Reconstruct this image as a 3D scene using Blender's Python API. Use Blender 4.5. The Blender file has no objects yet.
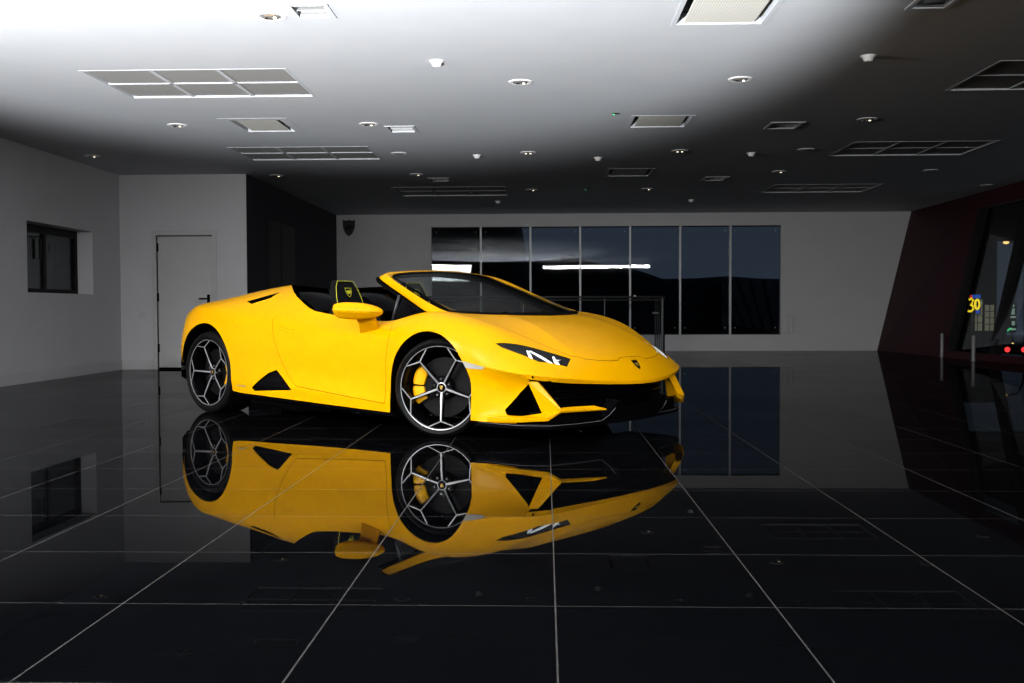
import bpy, bmesh, math, random
import numpy as np
from mathutils import Vector, Matrix
random.seed(7)
PI = math.pi
scene = bpy.context.scene
COL = scene.collection

# ------------------------------------------------------------------ camera
def place_camera():
    cd = bpy.data.cameras.new('camera'); cam = bpy.data.objects.new('camera', cd); COL.objects.link(cam)
    cd.sensor_width = 36.0; cd.sensor_fit = 'HORIZONTAL'; cd.lens = 36.0 * 1018 / 1024
    cd.clip_start = 0.05; cd.clip_end = 400
    R = Matrix.Rotation(0.0329, 4, 'Z') @ Matrix.Rotation(PI / 2 - 0.0309, 4, 'X') @ Matrix.Rotation(-0.0031, 4, 'Z')
    cam.matrix_world = Matrix.Translation((0, 0, 0.8426)) @ R
    scene.camera = cam
place_camera()

# ------------------------------------------------------------------ exposure, sky, lights
scene.view_settings.view_transform = 'Standard'
scene.view_settings.look = 'None'
scene.view_settings.exposure = 0.0
scene.view_settings.gamma = 1.0
scene.view_settings.use_curve_mapping = False
world = bpy.data.worlds.new('world'); scene.world = world
world.use_nodes = True
wn = world.node_tree; wn.nodes.clear()
wo = wn.nodes.new('ShaderNodeOutputWorld'); wb = wn.nodes.new('ShaderNodeBackground')
wt = wn.nodes.new('ShaderNodeTexCoord'); wx = wn.nodes.new('ShaderNodeSeparateXYZ'); wr = wn.nodes.new('ShaderNodeValToRGB')
wn.links.new(wt.outputs['Generated'], wx.inputs[0]); wn.links.new(wx.outputs['Z'], wr.inputs[0])
wr.color_ramp.elements[0].position = 0.0; wr.color_ramp.elements[0].color = (0.030, 0.040, 0.055, 1)
wr.color_ramp.elements[1].position = 0.5; wr.color_ramp.elements[1].color = (0.012, 0.017, 0.028, 1)
wn.links.new(wr.outputs[0], wb.inputs[0]); wb.inputs[1].default_value = 1.0
wn.links.new(wb.outputs[0], wo.inputs[0])

def aim(o, tgt):
    d = Vector(tgt) - o.location
    o.rotation_euler = d.to_track_quat('-Z', 'Y').to_euler()
def spot(name, loc, tgt, power, cone, blend, size, col=(1, 1, 1)):
    l = bpy.data.lights.new(name, 'SPOT'); l.energy = power; l.spot_size = math.radians(cone); l.spot_blend = blend
    l.shadow_soft_size = size; l.color = col
    o = bpy.data.objects.new(name, l); COL.objects.link(o); o.location = loc; aim(o, tgt); return o
def area(name, loc, tgt, power, sx, sy, col=(1, 1, 1), spread=180):
    l = bpy.data.lights.new(name, 'AREA'); l.energy = power; l.shape = 'RECTANGLE'; l.size = sx; l.size_y = sy
    l.color = col; l.spread = math.radians(spread)
    o = bpy.data.objects.new(name, l); COL.objects.link(o); o.location = loc; aim(o, tgt); return o
spot('uplighter_lamp', (-2.0, 1.0, 0.30), (-1.99, 1.560, 1.12), 7000, 92, 0.16, 0.10, (0.96, 0.98, 1.0))
area('studio_lamp_key', (-5.35, 5.2, 1.95), (-1.2, 7.7, 0.45), 104, 1.6, 0.9, (1.0, 0.98, 0.95), 140)
area('studio_lamp_left', (-4.1, 2.2, 2.30), (-1.6, 7.0, -0.2), 80, 2.6, 0.7, (1.0, 0.98, 0.95), 85)
area('studio_lamp_front', (2.1, -0.6, 2.62), (1.2, 6.0, -0.2), 145, 4.4, 0.10, (1.0, 0.98, 0.95), 85)

# ------------------------------------------------------------------ materials
def principled(name, color, rough=0.5, metal=0.0, spec=0.5, coat=0.0, emit=None, estr=0.0, trans=0.0, ior=1.45, alpha=1.0):
    m = bpy.data.materials.new(name); m.use_nodes = True
    b = m.node_tree.nodes['Principled BSDF']
    b.inputs['Base Color'].default_value = (*color, 1)
    b.inputs['Roughness'].default_value = rough
    b.inputs['Metallic'].default_value = metal
    b.inputs['Specular IOR Level'].default_value = spec
    b.inputs['Coat Weight'].default_value = coat
    b.inputs['Coat Roughness'].default_value = 0.04
    b.inputs['Transmission Weight'].default_value = trans
    b.inputs['IOR'].default_value = ior
    b.inputs['Alpha'].default_value = alpha
    if emit:
        b.inputs['Emission Color'].default_value = (*emit, 1); b.inputs['Emission Strength'].default_value = estr
    return m
def noisy(m, scale, amount, bump=0.0, vec='Object'):
    """vary the base colour a little (the surface's own wear) and add fine relief"""
    nt = m.node_tree; b = nt.nodes['Principled BSDF']
    tc = nt.nodes.new('ShaderNodeTexCoord'); n = nt.nodes.new('ShaderNodeTexNoise'); n.inputs['Scale'].default_value = scale
    n.inputs['Detail'].default_value = 4
    nt.links.new(tc.outputs[vec], n.inputs['Vector'])
    c = b.inputs['Base Color'].default_value[:]
    mix = nt.nodes.new('ShaderNodeMix'); mix.data_type = 'RGBA'
    mix.inputs['A'].default_value = tuple(max(0, v * (1 - amount)) for v in c[:3]) + (1,)
    mix.inputs['B'].default_value = tuple(min(1, v * (1 + amount)) for v in c[:3]) + (1,)
    nt.links.new(n.outputs['Fac'], mix.inputs['Factor']); nt.links.new(mix.outputs['Result'], b.inputs['Base Color'])
    if bump:
        bp = nt.nodes.new('ShaderNodeBump'); bp.inputs['Strength'].default_value = bump; bp.inputs['Distance'].default_value = 0.002
        nt.links.new(n.outputs['Fac'], bp.inputs['Height']); nt.links.new(bp.outputs[0], b.inputs['Normal'])
    return m
M = {}
M['paint'] = noisy(principled('yellow_car_paint', (0.56, 0.265, 0.0), 0.22, 0.0, 0.10, 0.0), 900, 0.01)
M['black_gloss'] = noisy(principled('gloss_black_plastic', (0.0015, 0.0015, 0.002), 0.18, 0, 0.10), 60, 0.1)
M['black'] = noisy(principled('black_plastic', (0.001, 0.001, 0.0012), 0.6, 0, 0.03), 200, 0.2, 0.1)
M['rubber'] = noisy(principled('tyre_rubber', (0.003, 0.003, 0.0032), 0.5, 0, 0.10), 120, 0.2, 0.1)
M['alloy'] = noisy(principled('machined_alloy', (0.30, 0.30, 0.315), 0.35, 0.6, 0.5), 300, 0.04)
M['alloy_dark'] = noisy(principled('black_painted_alloy', (0.0015, 0.0015, 0.002), 0.25, 0, 0.15), 80, 0.2)
M['disc'] = noisy(principled('brake_disc_metal', (0.004, 0.004, 0.0045), 0.5, 0.0, 0.10), 200, 0.2)
M['caliper'] = noisy(principled('yellow_caliper_paint', (0.60, 0.30, 0.0), 0.35, 0, 0.3, 0.1), 300, 0.03)
M['reveal_trim'] = noisy(principled('grey_pinstripe', (0.20, 0.20, 0.21), 0.5), 300, 0.05)
M['gold'] = noisy(principled('gold_badge', (0.35, 0.22, 0.05), 0.35, 0.6), 300, 0.1)
M['leather'] = noisy(principled('black_leather', (0.003, 0.003, 0.0035), 0.6, 0, 0.12), 300, 0.3, 0.15)
M['leather_grey'] = noisy(principled('charcoal_trim', (0.03, 0.032, 0.036), 0.4, 0, 0.4), 200, 0.15, 0.1)
M['stitch'] = noisy(principled('yellow_stitching', (0.40, 0.38, 0.01), 0.6), 500, 0.1)
M['amber'] = noisy(principled('pale_reflector', (0.34, 0.33, 0.30), 0.3, 0, 0.6, 0.5), 300, 0.08)
M['chrome'] = noisy(principled('chrome', (0.8, 0.8, 0.82), 0.12, 1.0), 100, 0.04)
M['led'] = principled('white_running_light', (1, 1, 1), 0.3, emit=(0.92, 0.97, 1.0), estr=1.3)
def glassmat(name, tint, refl=1.0, ior=1.45):
    """thin clear or tinted sheet: reflects by the Fresnel law, lets the rest straight through"""
    m = bpy.data.materials.new(name); m.use_nodes = True; nt = m.node_tree; nt.nodes.clear()
    o = nt.nodes.new('ShaderNodeOutputMaterial'); mx = nt.nodes.new('ShaderNodeMixShader')
    t = nt.nodes.new('ShaderNodeBsdfTransparent'); g = nt.nodes.new('ShaderNodeBsdfGlossy'); f = nt.nodes.new('ShaderNodeFresnel')
    n = nt.nodes.new('ShaderNodeTexNoise'); n.inputs['Scale'].default_value = 3; mr = nt.nodes.new('ShaderNodeMapRange')
    mr.inputs['To Min'].default_value = 0.0; mr.inputs['To Max'].default_value = 0.02
    nt.links.new(n.outputs['Fac'], mr.inputs['Value']); nt.links.new(mr.outputs[0], g.inputs['Roughness'])
    mul = nt.nodes.new('ShaderNodeMath'); mul.operation = 'MULTIPLY'; mul.inputs[1].default_value = refl
    f.inputs['IOR'].default_value = ior
    t.inputs[0].default_value = (*tint, 1)
    nt.links.new(f.outputs[0], mul.inputs[0]); nt.links.new(mul.outputs[0], mx.inputs[0])
    nt.links.new(t.outputs[0], mx.inputs[1]); nt.links.new(g.outputs[0], mx.inputs[2]); nt.links.new(mx.outputs[0], o.inputs[0])
    return m
M['lens'] = glassmat('clear_lens', (0.92, 0.94, 0.96))
M['screen'] = glassmat('windscreen_glass', (0.42, 0.48, 0.50), 0.5)
M['tint'] = glassmat('tinted_side_glass', (0.25, 0.27, 0.30), 1.3)

# ------------------------------------------------------------------ mesh helpers
def obj(name, verts, faces, mat, parent=None, smooth=False, normals=None):
    me = bpy.data.meshes.new(name); me.from_pydata([tuple(map(float, v)) for v in verts], [], [tuple(f) for f in faces])
    me.materials.append(mat if not isinstance(mat, str) else M[mat])
    me.update()
    if smooth or normals is not None:
        me.polygons.foreach_set('use_smooth', [True] * len(me.polygons))
    if normals is not None:
        me.normals_split_custom_set_from_vertices([tuple(n) for n in normals])
    o = bpy.data.objects.new(name, me); COL.objects.link(o)
    if parent is not None: o.parent = parent
    return o
def empty(name, loc=(0, 0, 0), rz=0.0):
    o = bpy.data.objects.new(name, None); COL.objects.link(o); o.location = loc; o.rotation_euler = (0, 0, rz); o.empty_display_size = 0.1
    return o
def tag(o, label=None, cat=None, group=None, kind=None):
    if label: o['label'] = label
    if cat: o['category'] = cat
    if group: o['group'] = group
    if kind: o['kind'] = kind
    return o
class MB:
    """collects shapes for one mesh"""
    def __init__(s): s.v = []; s.f = []
    def add(s, v, f):
        b = len(s.v); s.v += [tuple(p) for p in v]; s.f += [tuple(i + b for i in q) for q in f]; return s
    def box(s, x0, x1, y0, y1, z0, z1):
        v = [(x, y, z) for z in (z0, z1) for y in (y0, y1) for x in (x0, x1)]
        return s.add(v, [(0, 2, 3, 1), (4, 5, 7, 6), (0, 1, 5, 4), (2, 6, 7, 3), (0, 4, 6, 2), (1, 3, 7, 5)])
    def prism(s, poly, d):
        """closed solid: polygon pushed along vector d"""
        n = len(poly); v = [tuple(p) for p in poly] + [tuple(np.add(p, d)) for p in poly]
        f = [tuple(range(n))[::-1], tuple(range(n, 2 * n))] + [(i, (i + 1) % n, n + (i + 1) % n, n + i) for i in range(n)]
        return s.add(v, f)
    def loft(s, rings, closed=True, caps=True):
        n = len(rings[0]); v = [p for r in rings for p in r]; f = []
        for i in range(len(rings) - 1):
            for j in range(n if closed else n - 1):
                k = (j + 1) % n
                f.append((i * n + j, i * n + k, (i + 1) * n + k, (i + 1) * n + j))
        if caps and closed:
            f.append(tuple(range(n))[::-1]); f.append(tuple(range((len(rings) - 1) * n, len(rings) * n)))
        return s.add(v, f)
    def tube(s, pts, r, n=8, closed=False):
        pts = [np.array(p, float) for p in pts]; rings = []
        for i, p in enumerate(pts):
            if closed: d = pts[(i + 1) % len(pts)] - pts[i - 1]
            else: d = pts[min(i + 1, len(pts) - 1)] - pts[max(i - 1, 0)]
            d = d / (np.linalg.norm(d) + 1e-9)
            a = np.cross(d, (0, 0, 1.0))
            if np.linalg.norm(a) < 0.05: a = np.cross(d, (0, 1.0, 0))
            a /= np.linalg.norm(a); b = np.cross(d, a)
            rr = r[i] if isinstance(r, (list, tuple)) else r
            rings.append([p + rr * (math.cos(t) * a + math.sin(t) * b) for t in [2 * PI * k / n for k in range(n)]])
        if closed: rings.append(rings[0])
        return s.loft(rings, True, not closed)
    def lathe(s, prof, n=48, axis='z', origin=(0, 0, 0)):
        """prof: (radius, height) pairs turned about an axis"""
        rings = []
        for k in range(n + 1):
            t = 2 * PI * k / n; c, q = math.cos(t), math.sin(t)
            ring = []
            for r, h in prof:
                p = {'z': (r * c, r * q, h), 'y': (r * c, h, r * q), 'x': (h, r * c, r * q)}[axis]
                ring.append((p[0] + origin[0], p[1] + origin[1], p[2] + origin[2]))
            rings.append(ring)
        n_ = len(prof); v = [p for r in rings[:-1] for p in r]; f = []
        for k in range(n):
            for j in range(n_ - 1):
                a = k * n_ + j; b = ((k + 1) % n) * n_ + j
                f.append((a, b, b + 1, a + 1))
        return s.add(v, f)
    def build(s, name, mat, parent=None, smooth=False, bevel=0.0):
        o = obj(name, s.v, s.f, mat, parent, smooth)
        bm = bmesh.new(); bm.from_mesh(o.data); bmesh.ops.recalc_face_normals(bm, faces=bm.faces); bm.to_mesh(o.data); bm.free()
        if bevel:
            b = o.modifiers.new('bevel', 'BEVEL'); b.width = bevel; b.segments = 2; b.limit_method = 'ANGLE'
        if smooth == 'auto':
            for p in o.data.polygons: p.use_smooth = True
            o.data.set_sharp_from_angle(angle=math.radians(35))
        return o
# ------------------------------------------------------------------ car skin
# every station lists rows from the yellow bottom edge (0) up over the shoulder (5) to the centreline (10)
# as (x along the car, s = distance from the centreline, z up), metres, rear axle at x=0
T = [
 # 0 tail
 [(-.78,.66,.42),(-.80,.66,.47),(-.81,.66,.53),(-.82,.655,.62),(-.82,.64,.76),(-.81,.60,.845),(-.82,.52,.87),(-.83,.43,.88),(-.85,.33,.885),(-.87,.18,.89),(-.875,0,.89)],
 [(-.66,.785,.42),(-.66,.785,.47),(-.66,.785,.53),(-.655,.775,.62),(-.64,.75,.76),(-.63,.69,.86),(-.65,.61,.885),(-.66,.52,.893),(-.68,.40,.898),(-.70,.2,.90),(-.70,0,.90)],
 [(-.50,.87,.41),(-.50,.875,.46),(-.50,.875,.52),(-.50,.87,.62),(-.48,.84,.765),(-.47,.785,.87),(-.48,.70,.903),(-.50,.60,.915),(-.50,.45,.922),(-.50,.22,.92),(-.50,0,.92)],
 [(-.33,.925,.38),(-.33,.93,.44),(-.33,.935,.52),(-.33,.93,.63),(-.32,.885,.775),(-.32,.82,.88),(-.32,.73,.915),(-.32,.62,.935),(-.32,.47,.948),(-.32,.23,.945),(-.32,0,.945)],
 [(-.12,.945,.34),(-.12,.955,.42),(-.12,.96,.52),(-.12,.955,.64),(-.12,.91,.785),(-.12,.845,.885),(-.12,.745,.925),(-.12,.635,.955),(-.12,.48,.98),(-.12,.24,.975),(-.12,0,.97)],
 [(.08,.945,.28),(.08,.958,.38),(.08,.966,.50),(.08,.96,.64),(.08,.915,.785),(.08,.85,.885),(.08,.75,.94),(.08,.64,.98),(.08,.49,1.012),(.08,.24,1.005),(.08,0,1.0)],
 [(.30,.935,.20),(.30,.95,.29),(.30,.955,.44),(.30,.95,.62),(.30,.91,.78),(.30,.85,.875),(.30,.755,.95),(.30,.65,1.0),(.30,.50,1.042),(.30,.25,1.03),(.30,0,1.02)],
 [(.50,.93,.188),(.50,.94,.28),(.50,.925,.42),(.50,.93,.60),(.50,.89,.77),(.50,.835,.865),(.50,.755,.95),(.50,.66,1.01),(.50,.51,1.065),(.50,.25,1.04),(.50,0,1.03)],
 [(.72,.925,.183),(.72,.93,.275),(.72,.905,.41),(.72,.915,.585),(.72,.875,.755),(.72,.82,.855),(.72,.76,.94),(.72,.68,1.01),(.72,.54,1.08),(.72,.27,1.05),(.72,0,1.03)],
 [(1.0,.918,.172),(1.0,.922,.265),(1.0,.885,.39),(1.0,.905,.565),(1.0,.865,.73),(1.0,.81,.84),(1.0,.765,.91),(1.0,.69,.98),(1.0,.54,1.04),(1.0,.27,1.03),(1.0,0,1.02)],
 [(1.35,.913,.160),(1.35,.918,.242),(1.35,.88,.37),(1.35,.90,.55),(1.35,.86,.70),(1.35,.80,.805),(1.35,.76,.825),(1.35,.66,.83),(1.35,.48,.83),(1.35,.25,.83),(1.35,0,.83)],
 [(1.7,.91,.150),(1.7,.915,.222),(1.7,.88,.355),(1.7,.898,.545),(1.7,.86,.68),(1.7,.80,.775),(1.7,.76,.79),(1.7,.66,.79),(1.7,.48,.79),(1.7,.25,.79),(1.7,0,.79)],
 [(2.0,.918,.143),(2.0,.922,.205),(2.0,.895,.345),(2.0,.91,.55),(2.0,.875,.675),(2.0,.80,.757),(2.0,.76,.765),(2.0,.66,.77),(2.0,.48,.77),(2.0,.25,.77),(2.0,0,.77)],
 [(2.2,.93,.14),(2.2,.93,.20),(2.2,.92,.36),(2.2,.935,.56),(2.2,.905,.695),(2.2,.83,.788),(2.2,.755,.82),(2.2,.66,.825),(2.2,.48,.80),(2.2,.25,.80),(2.2,0,.80)],
 [(2.4,.93,.14),(2.4,.935,.20),(2.4,.945,.38),(2.4,.955,.57),(2.4,.935,.705),(2.4,.86,.808),(2.42,.765,.852),(2.43,.66,.835),(2.44,.46,.83),(2.45,.24,.83),(2.45,0,.83)],
 [(2.62,.93,.14),(2.62,.94,.20),(2.62,.955,.40),(2.62,.962,.565),(2.62,.955,.69),(2.64,.895,.785),(2.65,.785,.823),(2.66,.68,.815),(2.68,.42,.825),(2.70,.2,.825),(2.70,0,.825)],
 [(2.85,.925,.138),(2.85,.93,.19),(2.85,.922,.40),(2.85,.948,.52),(2.85,.94,.635),(2.86,.88,.735),(2.88,.765,.775),(2.90,.645,.757),(2.92,.41,.782),(2.94,.2,.775),(2.95,0,.775)],
 [(2.99,.905,.133),(2.99,.888,.185),(2.99,.862,.37),(2.98,.925,.487),(2.99,.905,.595),(3.01,.84,.675),(3.04,.735,.703),(3.08,.615,.686),(3.10,.45,.721),(3.14,.22,.713),(3.15,0,.713)],
 [(3.08,.895,.132),(3.08,.862,.183),(3.09,.828,.35),(3.09,.907,.468),(3.12,.875,.545),(3.16,.80,.59),(3.21,.69,.61),(3.25,.59,.603),(3.28,.485,.632),(3.34,.23,.625),(3.355,0,.625)],
 [(3.14,.886,.133),(3.15,.853,.183),(3.20,.805,.34),(3.20,.893,.455),(3.27,.85,.487),(3.335,.775,.505),(3.395,.665,.512),(3.43,.575,.513),(3.462,.475,.527),(3.52,.22,.527),(3.535,0,.524)],
 [(3.19,.880,.135),(3.21,.846,.19),(3.30,.782,.34),(3.30,.880,.446),(3.375,.840,.436),(3.43,.77,.426),(3.48,.68,.415),(3.525,.56,.402),(3.575,.40,.388),(3.62,.20,.376),(3.64,0,.372)],
 [(3.24,.876,.137),(3.27,.838,.195),(3.37,.770,.34),(3.31,.860,.415),(3.38,.815,.405),(3.43,.745,.395),(3.475,.655,.385),(3.52,.545,.377),(3.575,.39,.369),(3.62,.195,.359),(3.64,0,.355)],
]
CREASE_ROWS = {(1, 5, 13): .5, (3, 15, 21): 1.0, (7, 17, 19): .2, (8, 15, 19): 1.0, (5, 18, 20): .3, (1, 16, 21): .4, (3, 13, 15): .2}
CREASE_COLS = {(20, 3, 10): 1.0, (19, 0, 3): .0}

def skin_mesh(level=4):
    NR = 11; NS = len(T); FULL = 2 * NR - 1
    V = []
    for st in T:
        V += [(x, s, z) for x, s, z in st]
        V += [(x, -s, z) for x, s, z in st[-2::-1]]
    F = []
    for i in range(NS - 1):
        for j in range(FULL - 1):
            a = i * FULL + j
            F.append((a, a + 1, a + FULL + 1, a + FULL))
    me = bpy.data.meshes.new('cage'); me.from_pydata(V, [], F); me.update()
    cr = {}
    def key(a, b): return (min(a, b), max(a, b))
    for (r, s0, s1), w in CREASE_ROWS.items():
        for i in range(s0, s1):
            for rr in (r, FULL - 1 - r): cr[key(i * FULL + rr, (i + 1) * FULL + rr)] = w
    for (st, r0, r1), w in CREASE_COLS.items():
        for r in range(r0, r1):
            cr[key(st * FULL + r, st * FULL + r + 1)] = w
            q = FULL - 1 - r; cr[key(st * FULL + q, st * FULL + q - 1)] = w
    at = me.attributes.new('crease_edge', 'FLOAT', 'EDGE')
    for e in me.edges:
        k = key(*e.vertices)
        if k in cr: at.data[e.index].value = cr[k]
    o = bpy.data.objects.new('cage', me); COL.objects.link(o)
    m = o.modifiers.new('s', 'SUBSURF'); m.levels = level; m.render_levels = level
    m.boundary_smooth = 'PRESERVE_CORNERS'
    dg = bpy.context.evaluated_depsgraph_get(); ev = o.evaluated_get(dg); em = ev.to_mesh()
    n = len(em.vertices); co = np.empty(n * 3); em.vertices.foreach_get('co', co); co = co.reshape(-1, 3)
    no = np.empty(n * 3); em.vertex_normals.foreach_get('vector', no); no = no.reshape(-1, 3)
    fa = [tuple(p.vertices) for p in em.polygons]
    ev.to_mesh_clear(); bpy.data.objects.remove(o); bpy.data.meshes.remove(me)
    # outward normals: the widest right-hand vertex must point to +s
    k = int(np.argmax(co[:, 1]))
    if no[k, 1] < 0: no = -no; fa = [f[::-1] for f in fa]
    return co, no, fa

class Pool:
    """vertices shared by every panel cut out of the skin"""
    def __init__(s, co, no):
        s.v = [tuple(c) for c in co]; s.n = [tuple(c) for c in no]; s.cache = {}
    def cut(s, faces, f):
        """split the faces along f = 0; returns (f<=0, f>0)"""
        if not faces: return [], []
        V = np.array(s.v); val = f(V); val = np.where(np.abs(val) < 1e-6, 0.0, val)
        ln = np.array([len(q) for q in faces]); flat = np.fromiter((i for q in faces for i in q), int)
        off = np.concatenate([[0], np.cumsum(ln)[:-1]])
        mx = np.maximum.reduceat(val[flat], off); mn = np.minimum.reduceat(val[flat], off)
        neg = []; pos = []; cache = {}
        for i, q in enumerate(faces):
            if mx[i] <= 0: neg.append(q)
            elif mn[i] >= 0: pos.append(q)
            else:
                A = []; B = []
                for k in range(len(q)):
                    a = q[k]; b = q[(k + 1) % len(q)]; fa = val[a]; fb = val[b]
                    if fa <= 0: A.append(a)
                    if fa >= 0: B.append(a)
                    if fa * fb < 0:
                        key = (min(a, b), max(a, b))
                        if key not in cache:
                            t = fa / (fa - fb); pa = s.v[a]; pb = s.v[b]
                            s.v.append(tuple(pa[m] + t * (pb[m] - pa[m]) for m in range(3)))
                            na = s.n[a]; nb = s.n[b]; n = [na[m] + t * (nb[m] - na[m]) for m in range(3)]
                            l = math.sqrt(sum(c * c for c in n)) + 1e-12
                            s.n.append(tuple(c / l for c in n)); cache[key] = len(s.v) - 1
                        A.append(cache[key]); B.append(cache[key])
                if len(A) > 2: neg.append(tuple(A))
                if len(B) > 2: pos.append(tuple(B))
        return neg, pos
    def poly(s, faces, pts, plane, extra=None):
        """cut out a convex polygon given in 'xz' (side view) or 'xs' (plan view), on both flanks; returns (inside, outside)"""
        pts = [np.array(p, float) for p in pts]
        ar = sum(a[0] * b[1] - a[1] * b[0] for a, b in zip(pts, pts[1:] + pts[:1]))
        if ar < 0: pts = pts[::-1]
        outs = []; ins = faces
        if extra is not None: ins, o = s.cut(ins, extra); outs += o
        for a, b in zip(pts, pts[1:] + pts[:1]):
            d = b - a; l = np.hypot(*d)
            if plane == 'xz': g = lambda P, a=a, d=d, l=l: -(d[0] * (P[:, 2] - a[1]) - d[1] * (P[:, 0] - a[0])) / l
            else: g = lambda P, a=a, d=d, l=l: -(d[0] * (np.abs(P[:, 1]) - a[1]) - d[1] * (P[:, 0] - a[0])) / l
            ins, o = s.cut(ins, g); outs += o
        return ins, outs
    def gap(s, faces, line, plane, w=0.0022, extra=None):
        """open a shut-line of half width w along a polyline"""
        L = np.array(line, float)
        def g(P):
            q = np.stack([P[:, 0], P[:, 2] if plane == 'xz' else np.abs(P[:, 1])], 1); d = np.full(len(P), 9.0)
            for a, b in zip(L[:-1], L[1:]):
                ab = b - a; t = np.clip(((q - a) @ ab) / (ab @ ab), 0, 1); d = np.minimum(d, np.linalg.norm(q - a - t[:, None] * ab, axis=1))
            if extra is not None: d = np.maximum(d, np.where(extra(P) > 0, 9.0, 0))
            return d - w
        # refine the faces near the line first, so that the thin strip is resolved
        return s.cut(faces, g)[1]
    def sides(s, faces):
        """split one face list into (right flank s>0, left flank s<0)"""
        V = np.array(s.v); a = []; b = []
        for q in faces: (a if V[list(q), 1].mean() > 0 else b).append(q)
        return a, b
    def make(s, name, faces, mat, parent, offset=0.0):
        ids = sorted({i for q in faces for i in q}); mp = {k: n for n, k in enumerate(ids)}
        v = [np.array(s.v[i]) + offset * np.array(s.n[i]) for i in ids]
        # car axes: x forward, y to the left; s is measured to the right
        return obj(name, [(p[0], -p[1], p[2]) for p in v], [tuple(mp[i] for i in q[::-1]) for q in faces], mat, parent,
                   normals=[(s.n[i][0], -s.n[i][1], s.n[i][2]) for i in ids])
# ------------------------------------------------------------------ the car
CAR_ANG = math.radians(38.12)
car = empty('convertible_sports_car', (-2.745 + math.sin(CAR_ANG) * .90, 8.3026 + math.cos(CAR_ANG) * .90, 0), -CAR_ANG)
tag(car, 'bright yellow low wedge-shaped open-top sports car standing on the polished black tiled floor', 'car')
def C3(p): return (p[0], -p[1], p[2])        # (x, s, z) -> car axes
def CL(ps): return [C3(p) for p in ps]
co, no, fa = skin_mesh(4)
P = Pool(co, no)
def itp(v, xs, ys): return np.interp(v, xs, ys)

# cockpit and windscreen opening
ox = [.40, .47, .500, .60, .714, .797, .892, 1.008, 1.101, 1.18, 1.39, 1.609, 1.84, 2.03, 2.10, 2.28, 2.42, 2.50, 2.588, 2.659, 2.741, 2.78, 2.80, 2.84]
os_ = [-.6, -.4, .43, .555, .633, .685, .726, .757, .777, .786, .782, .778, .782, .79, .785, .715, .70, .70, .672, .565, .44, .30, .10, -.3]
_, skin = P.cut(fa, lambda p: np.abs(p[:, 1]) - itp(p[:, 0], ox, os_))
shell_src = list(skin)
# wheel arches
def arch(cx, cz, r, zsq):
    def f(p):
        x = p[:, 0] - cx; z = np.maximum(p[:, 2] - cz, 0)
        return np.maximum(np.sqrt(x * x + z * z) - r, .5 - np.abs(p[:, 1]))
    return f
_, skin = P.cut(skin, arch(2.52, .335, .370, 0))
_, skin = P.cut(skin, arch(-.08, .335, .408, 0))
arch_src = list(skin)
# headlamps
HL = [(2.985, .874), (3.199, .702), (3.402, .518), (3.434, .612), (3.302, .774), (3.270, .799), (3.09, .836)]
lamp, skin = P.poly(skin, HL, 'xs')
# side air intake ahead of the rear wheel, slot on the haunch
lowf = lambda p: .6 - np.abs(p[:, 1])
VENT = [(.859, .388), (.765, .360), (.690, .315), (.579, .238), (.611, .214), (1.067, .242)]
vent, skin = P.poly(skin, VENT, 'xz', lowf)
SLOT = [(.327, .919), (.416, .898), (.591, .945), (.635, .992)]
slot, skin = P.poly(skin, SLOT, 'xz', lambda p: .4 - np.abs(p[:, 1]))
# corner intake in the front bumper (its rear part lies in the fender skin)
INTX = [3.17, 3.140, 3.123, 3.165, 3.222, 3.300, 3.335]
def intake_f(p):
    xe = itp(p[:, 2], [.175, .186, .212, .260, .323, .385, .40], INTX)
    return np.maximum(np.maximum(xe - p[:, 0], p[:, 2] - .402), np.maximum(.178 - p[:, 2], .755 - np.abs(p[:, 1])))
_, skin = P.cut(skin, intake_f)
# pale side reflector
refl, skin = P.poly(skin, [(2.80, .524), (2.862, .514), (2.906, .505), (3.014, .481), (2.987, .466), (2.80, .474)], 'xz', lowf)
# bonnet
hx = [2.40, 2.46, 2.70, 2.906, 3.045, 3.199, 3.305, 3.393, 3.60]
hs = [.742, .748, .752, .727, .668, .604, .562, .520, .48]
fs = [0, .118, .150, .163, .241, .334, .437, .500, .52, .60]
fx = [3.503, 3.503, 3.509, 3.518, 3.507, 3.485, 3.448, 3.402, 3.392, 3.35]
def bonnet_f(p): return np.maximum(np.maximum(np.abs(p[:, 1]) - itp(p[:, 0], hx, hs), p[:, 0] - itp(np.abs(p[:, 1]), fs, fx)), 2.43 - p[:, 0])
hood, rest = P.cut(skin, lambda p: bonnet_f(p) + .0016)
_, skin = P.cut(rest, lambda p: bonnet_f(p) - .0016)
# doors
def door_f(p):
    x, z = p[:, 0], p[:, 2]
    xr = itp(z, [.272, .30, .35, .444, .541, .644, .782, .80, .829, .85, .866, .90], [1.118, 1.07, 1.00, .922, .866, .811, .752, .80, .91, 1.00, 1.07, 1.20])
    xf = itp(z, [.199, .49, .604, .70, .78], [2.095, 2.098, 2.112, 2.10, 2.065])
    zb = itp(x, [1.118, 1.390, 1.724, 2.091], [.272, .251, .224, .199])
    return np.maximum(np.maximum(xr - x, x - xf), np.maximum(zb - z, .5 - np.abs(p[:, 1])))
door, rest = P.cut(skin, lambda p: door_f(p) + .0019)
_, skin = P.cut(rest, lambda p: door_f(p) - .0019)
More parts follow.
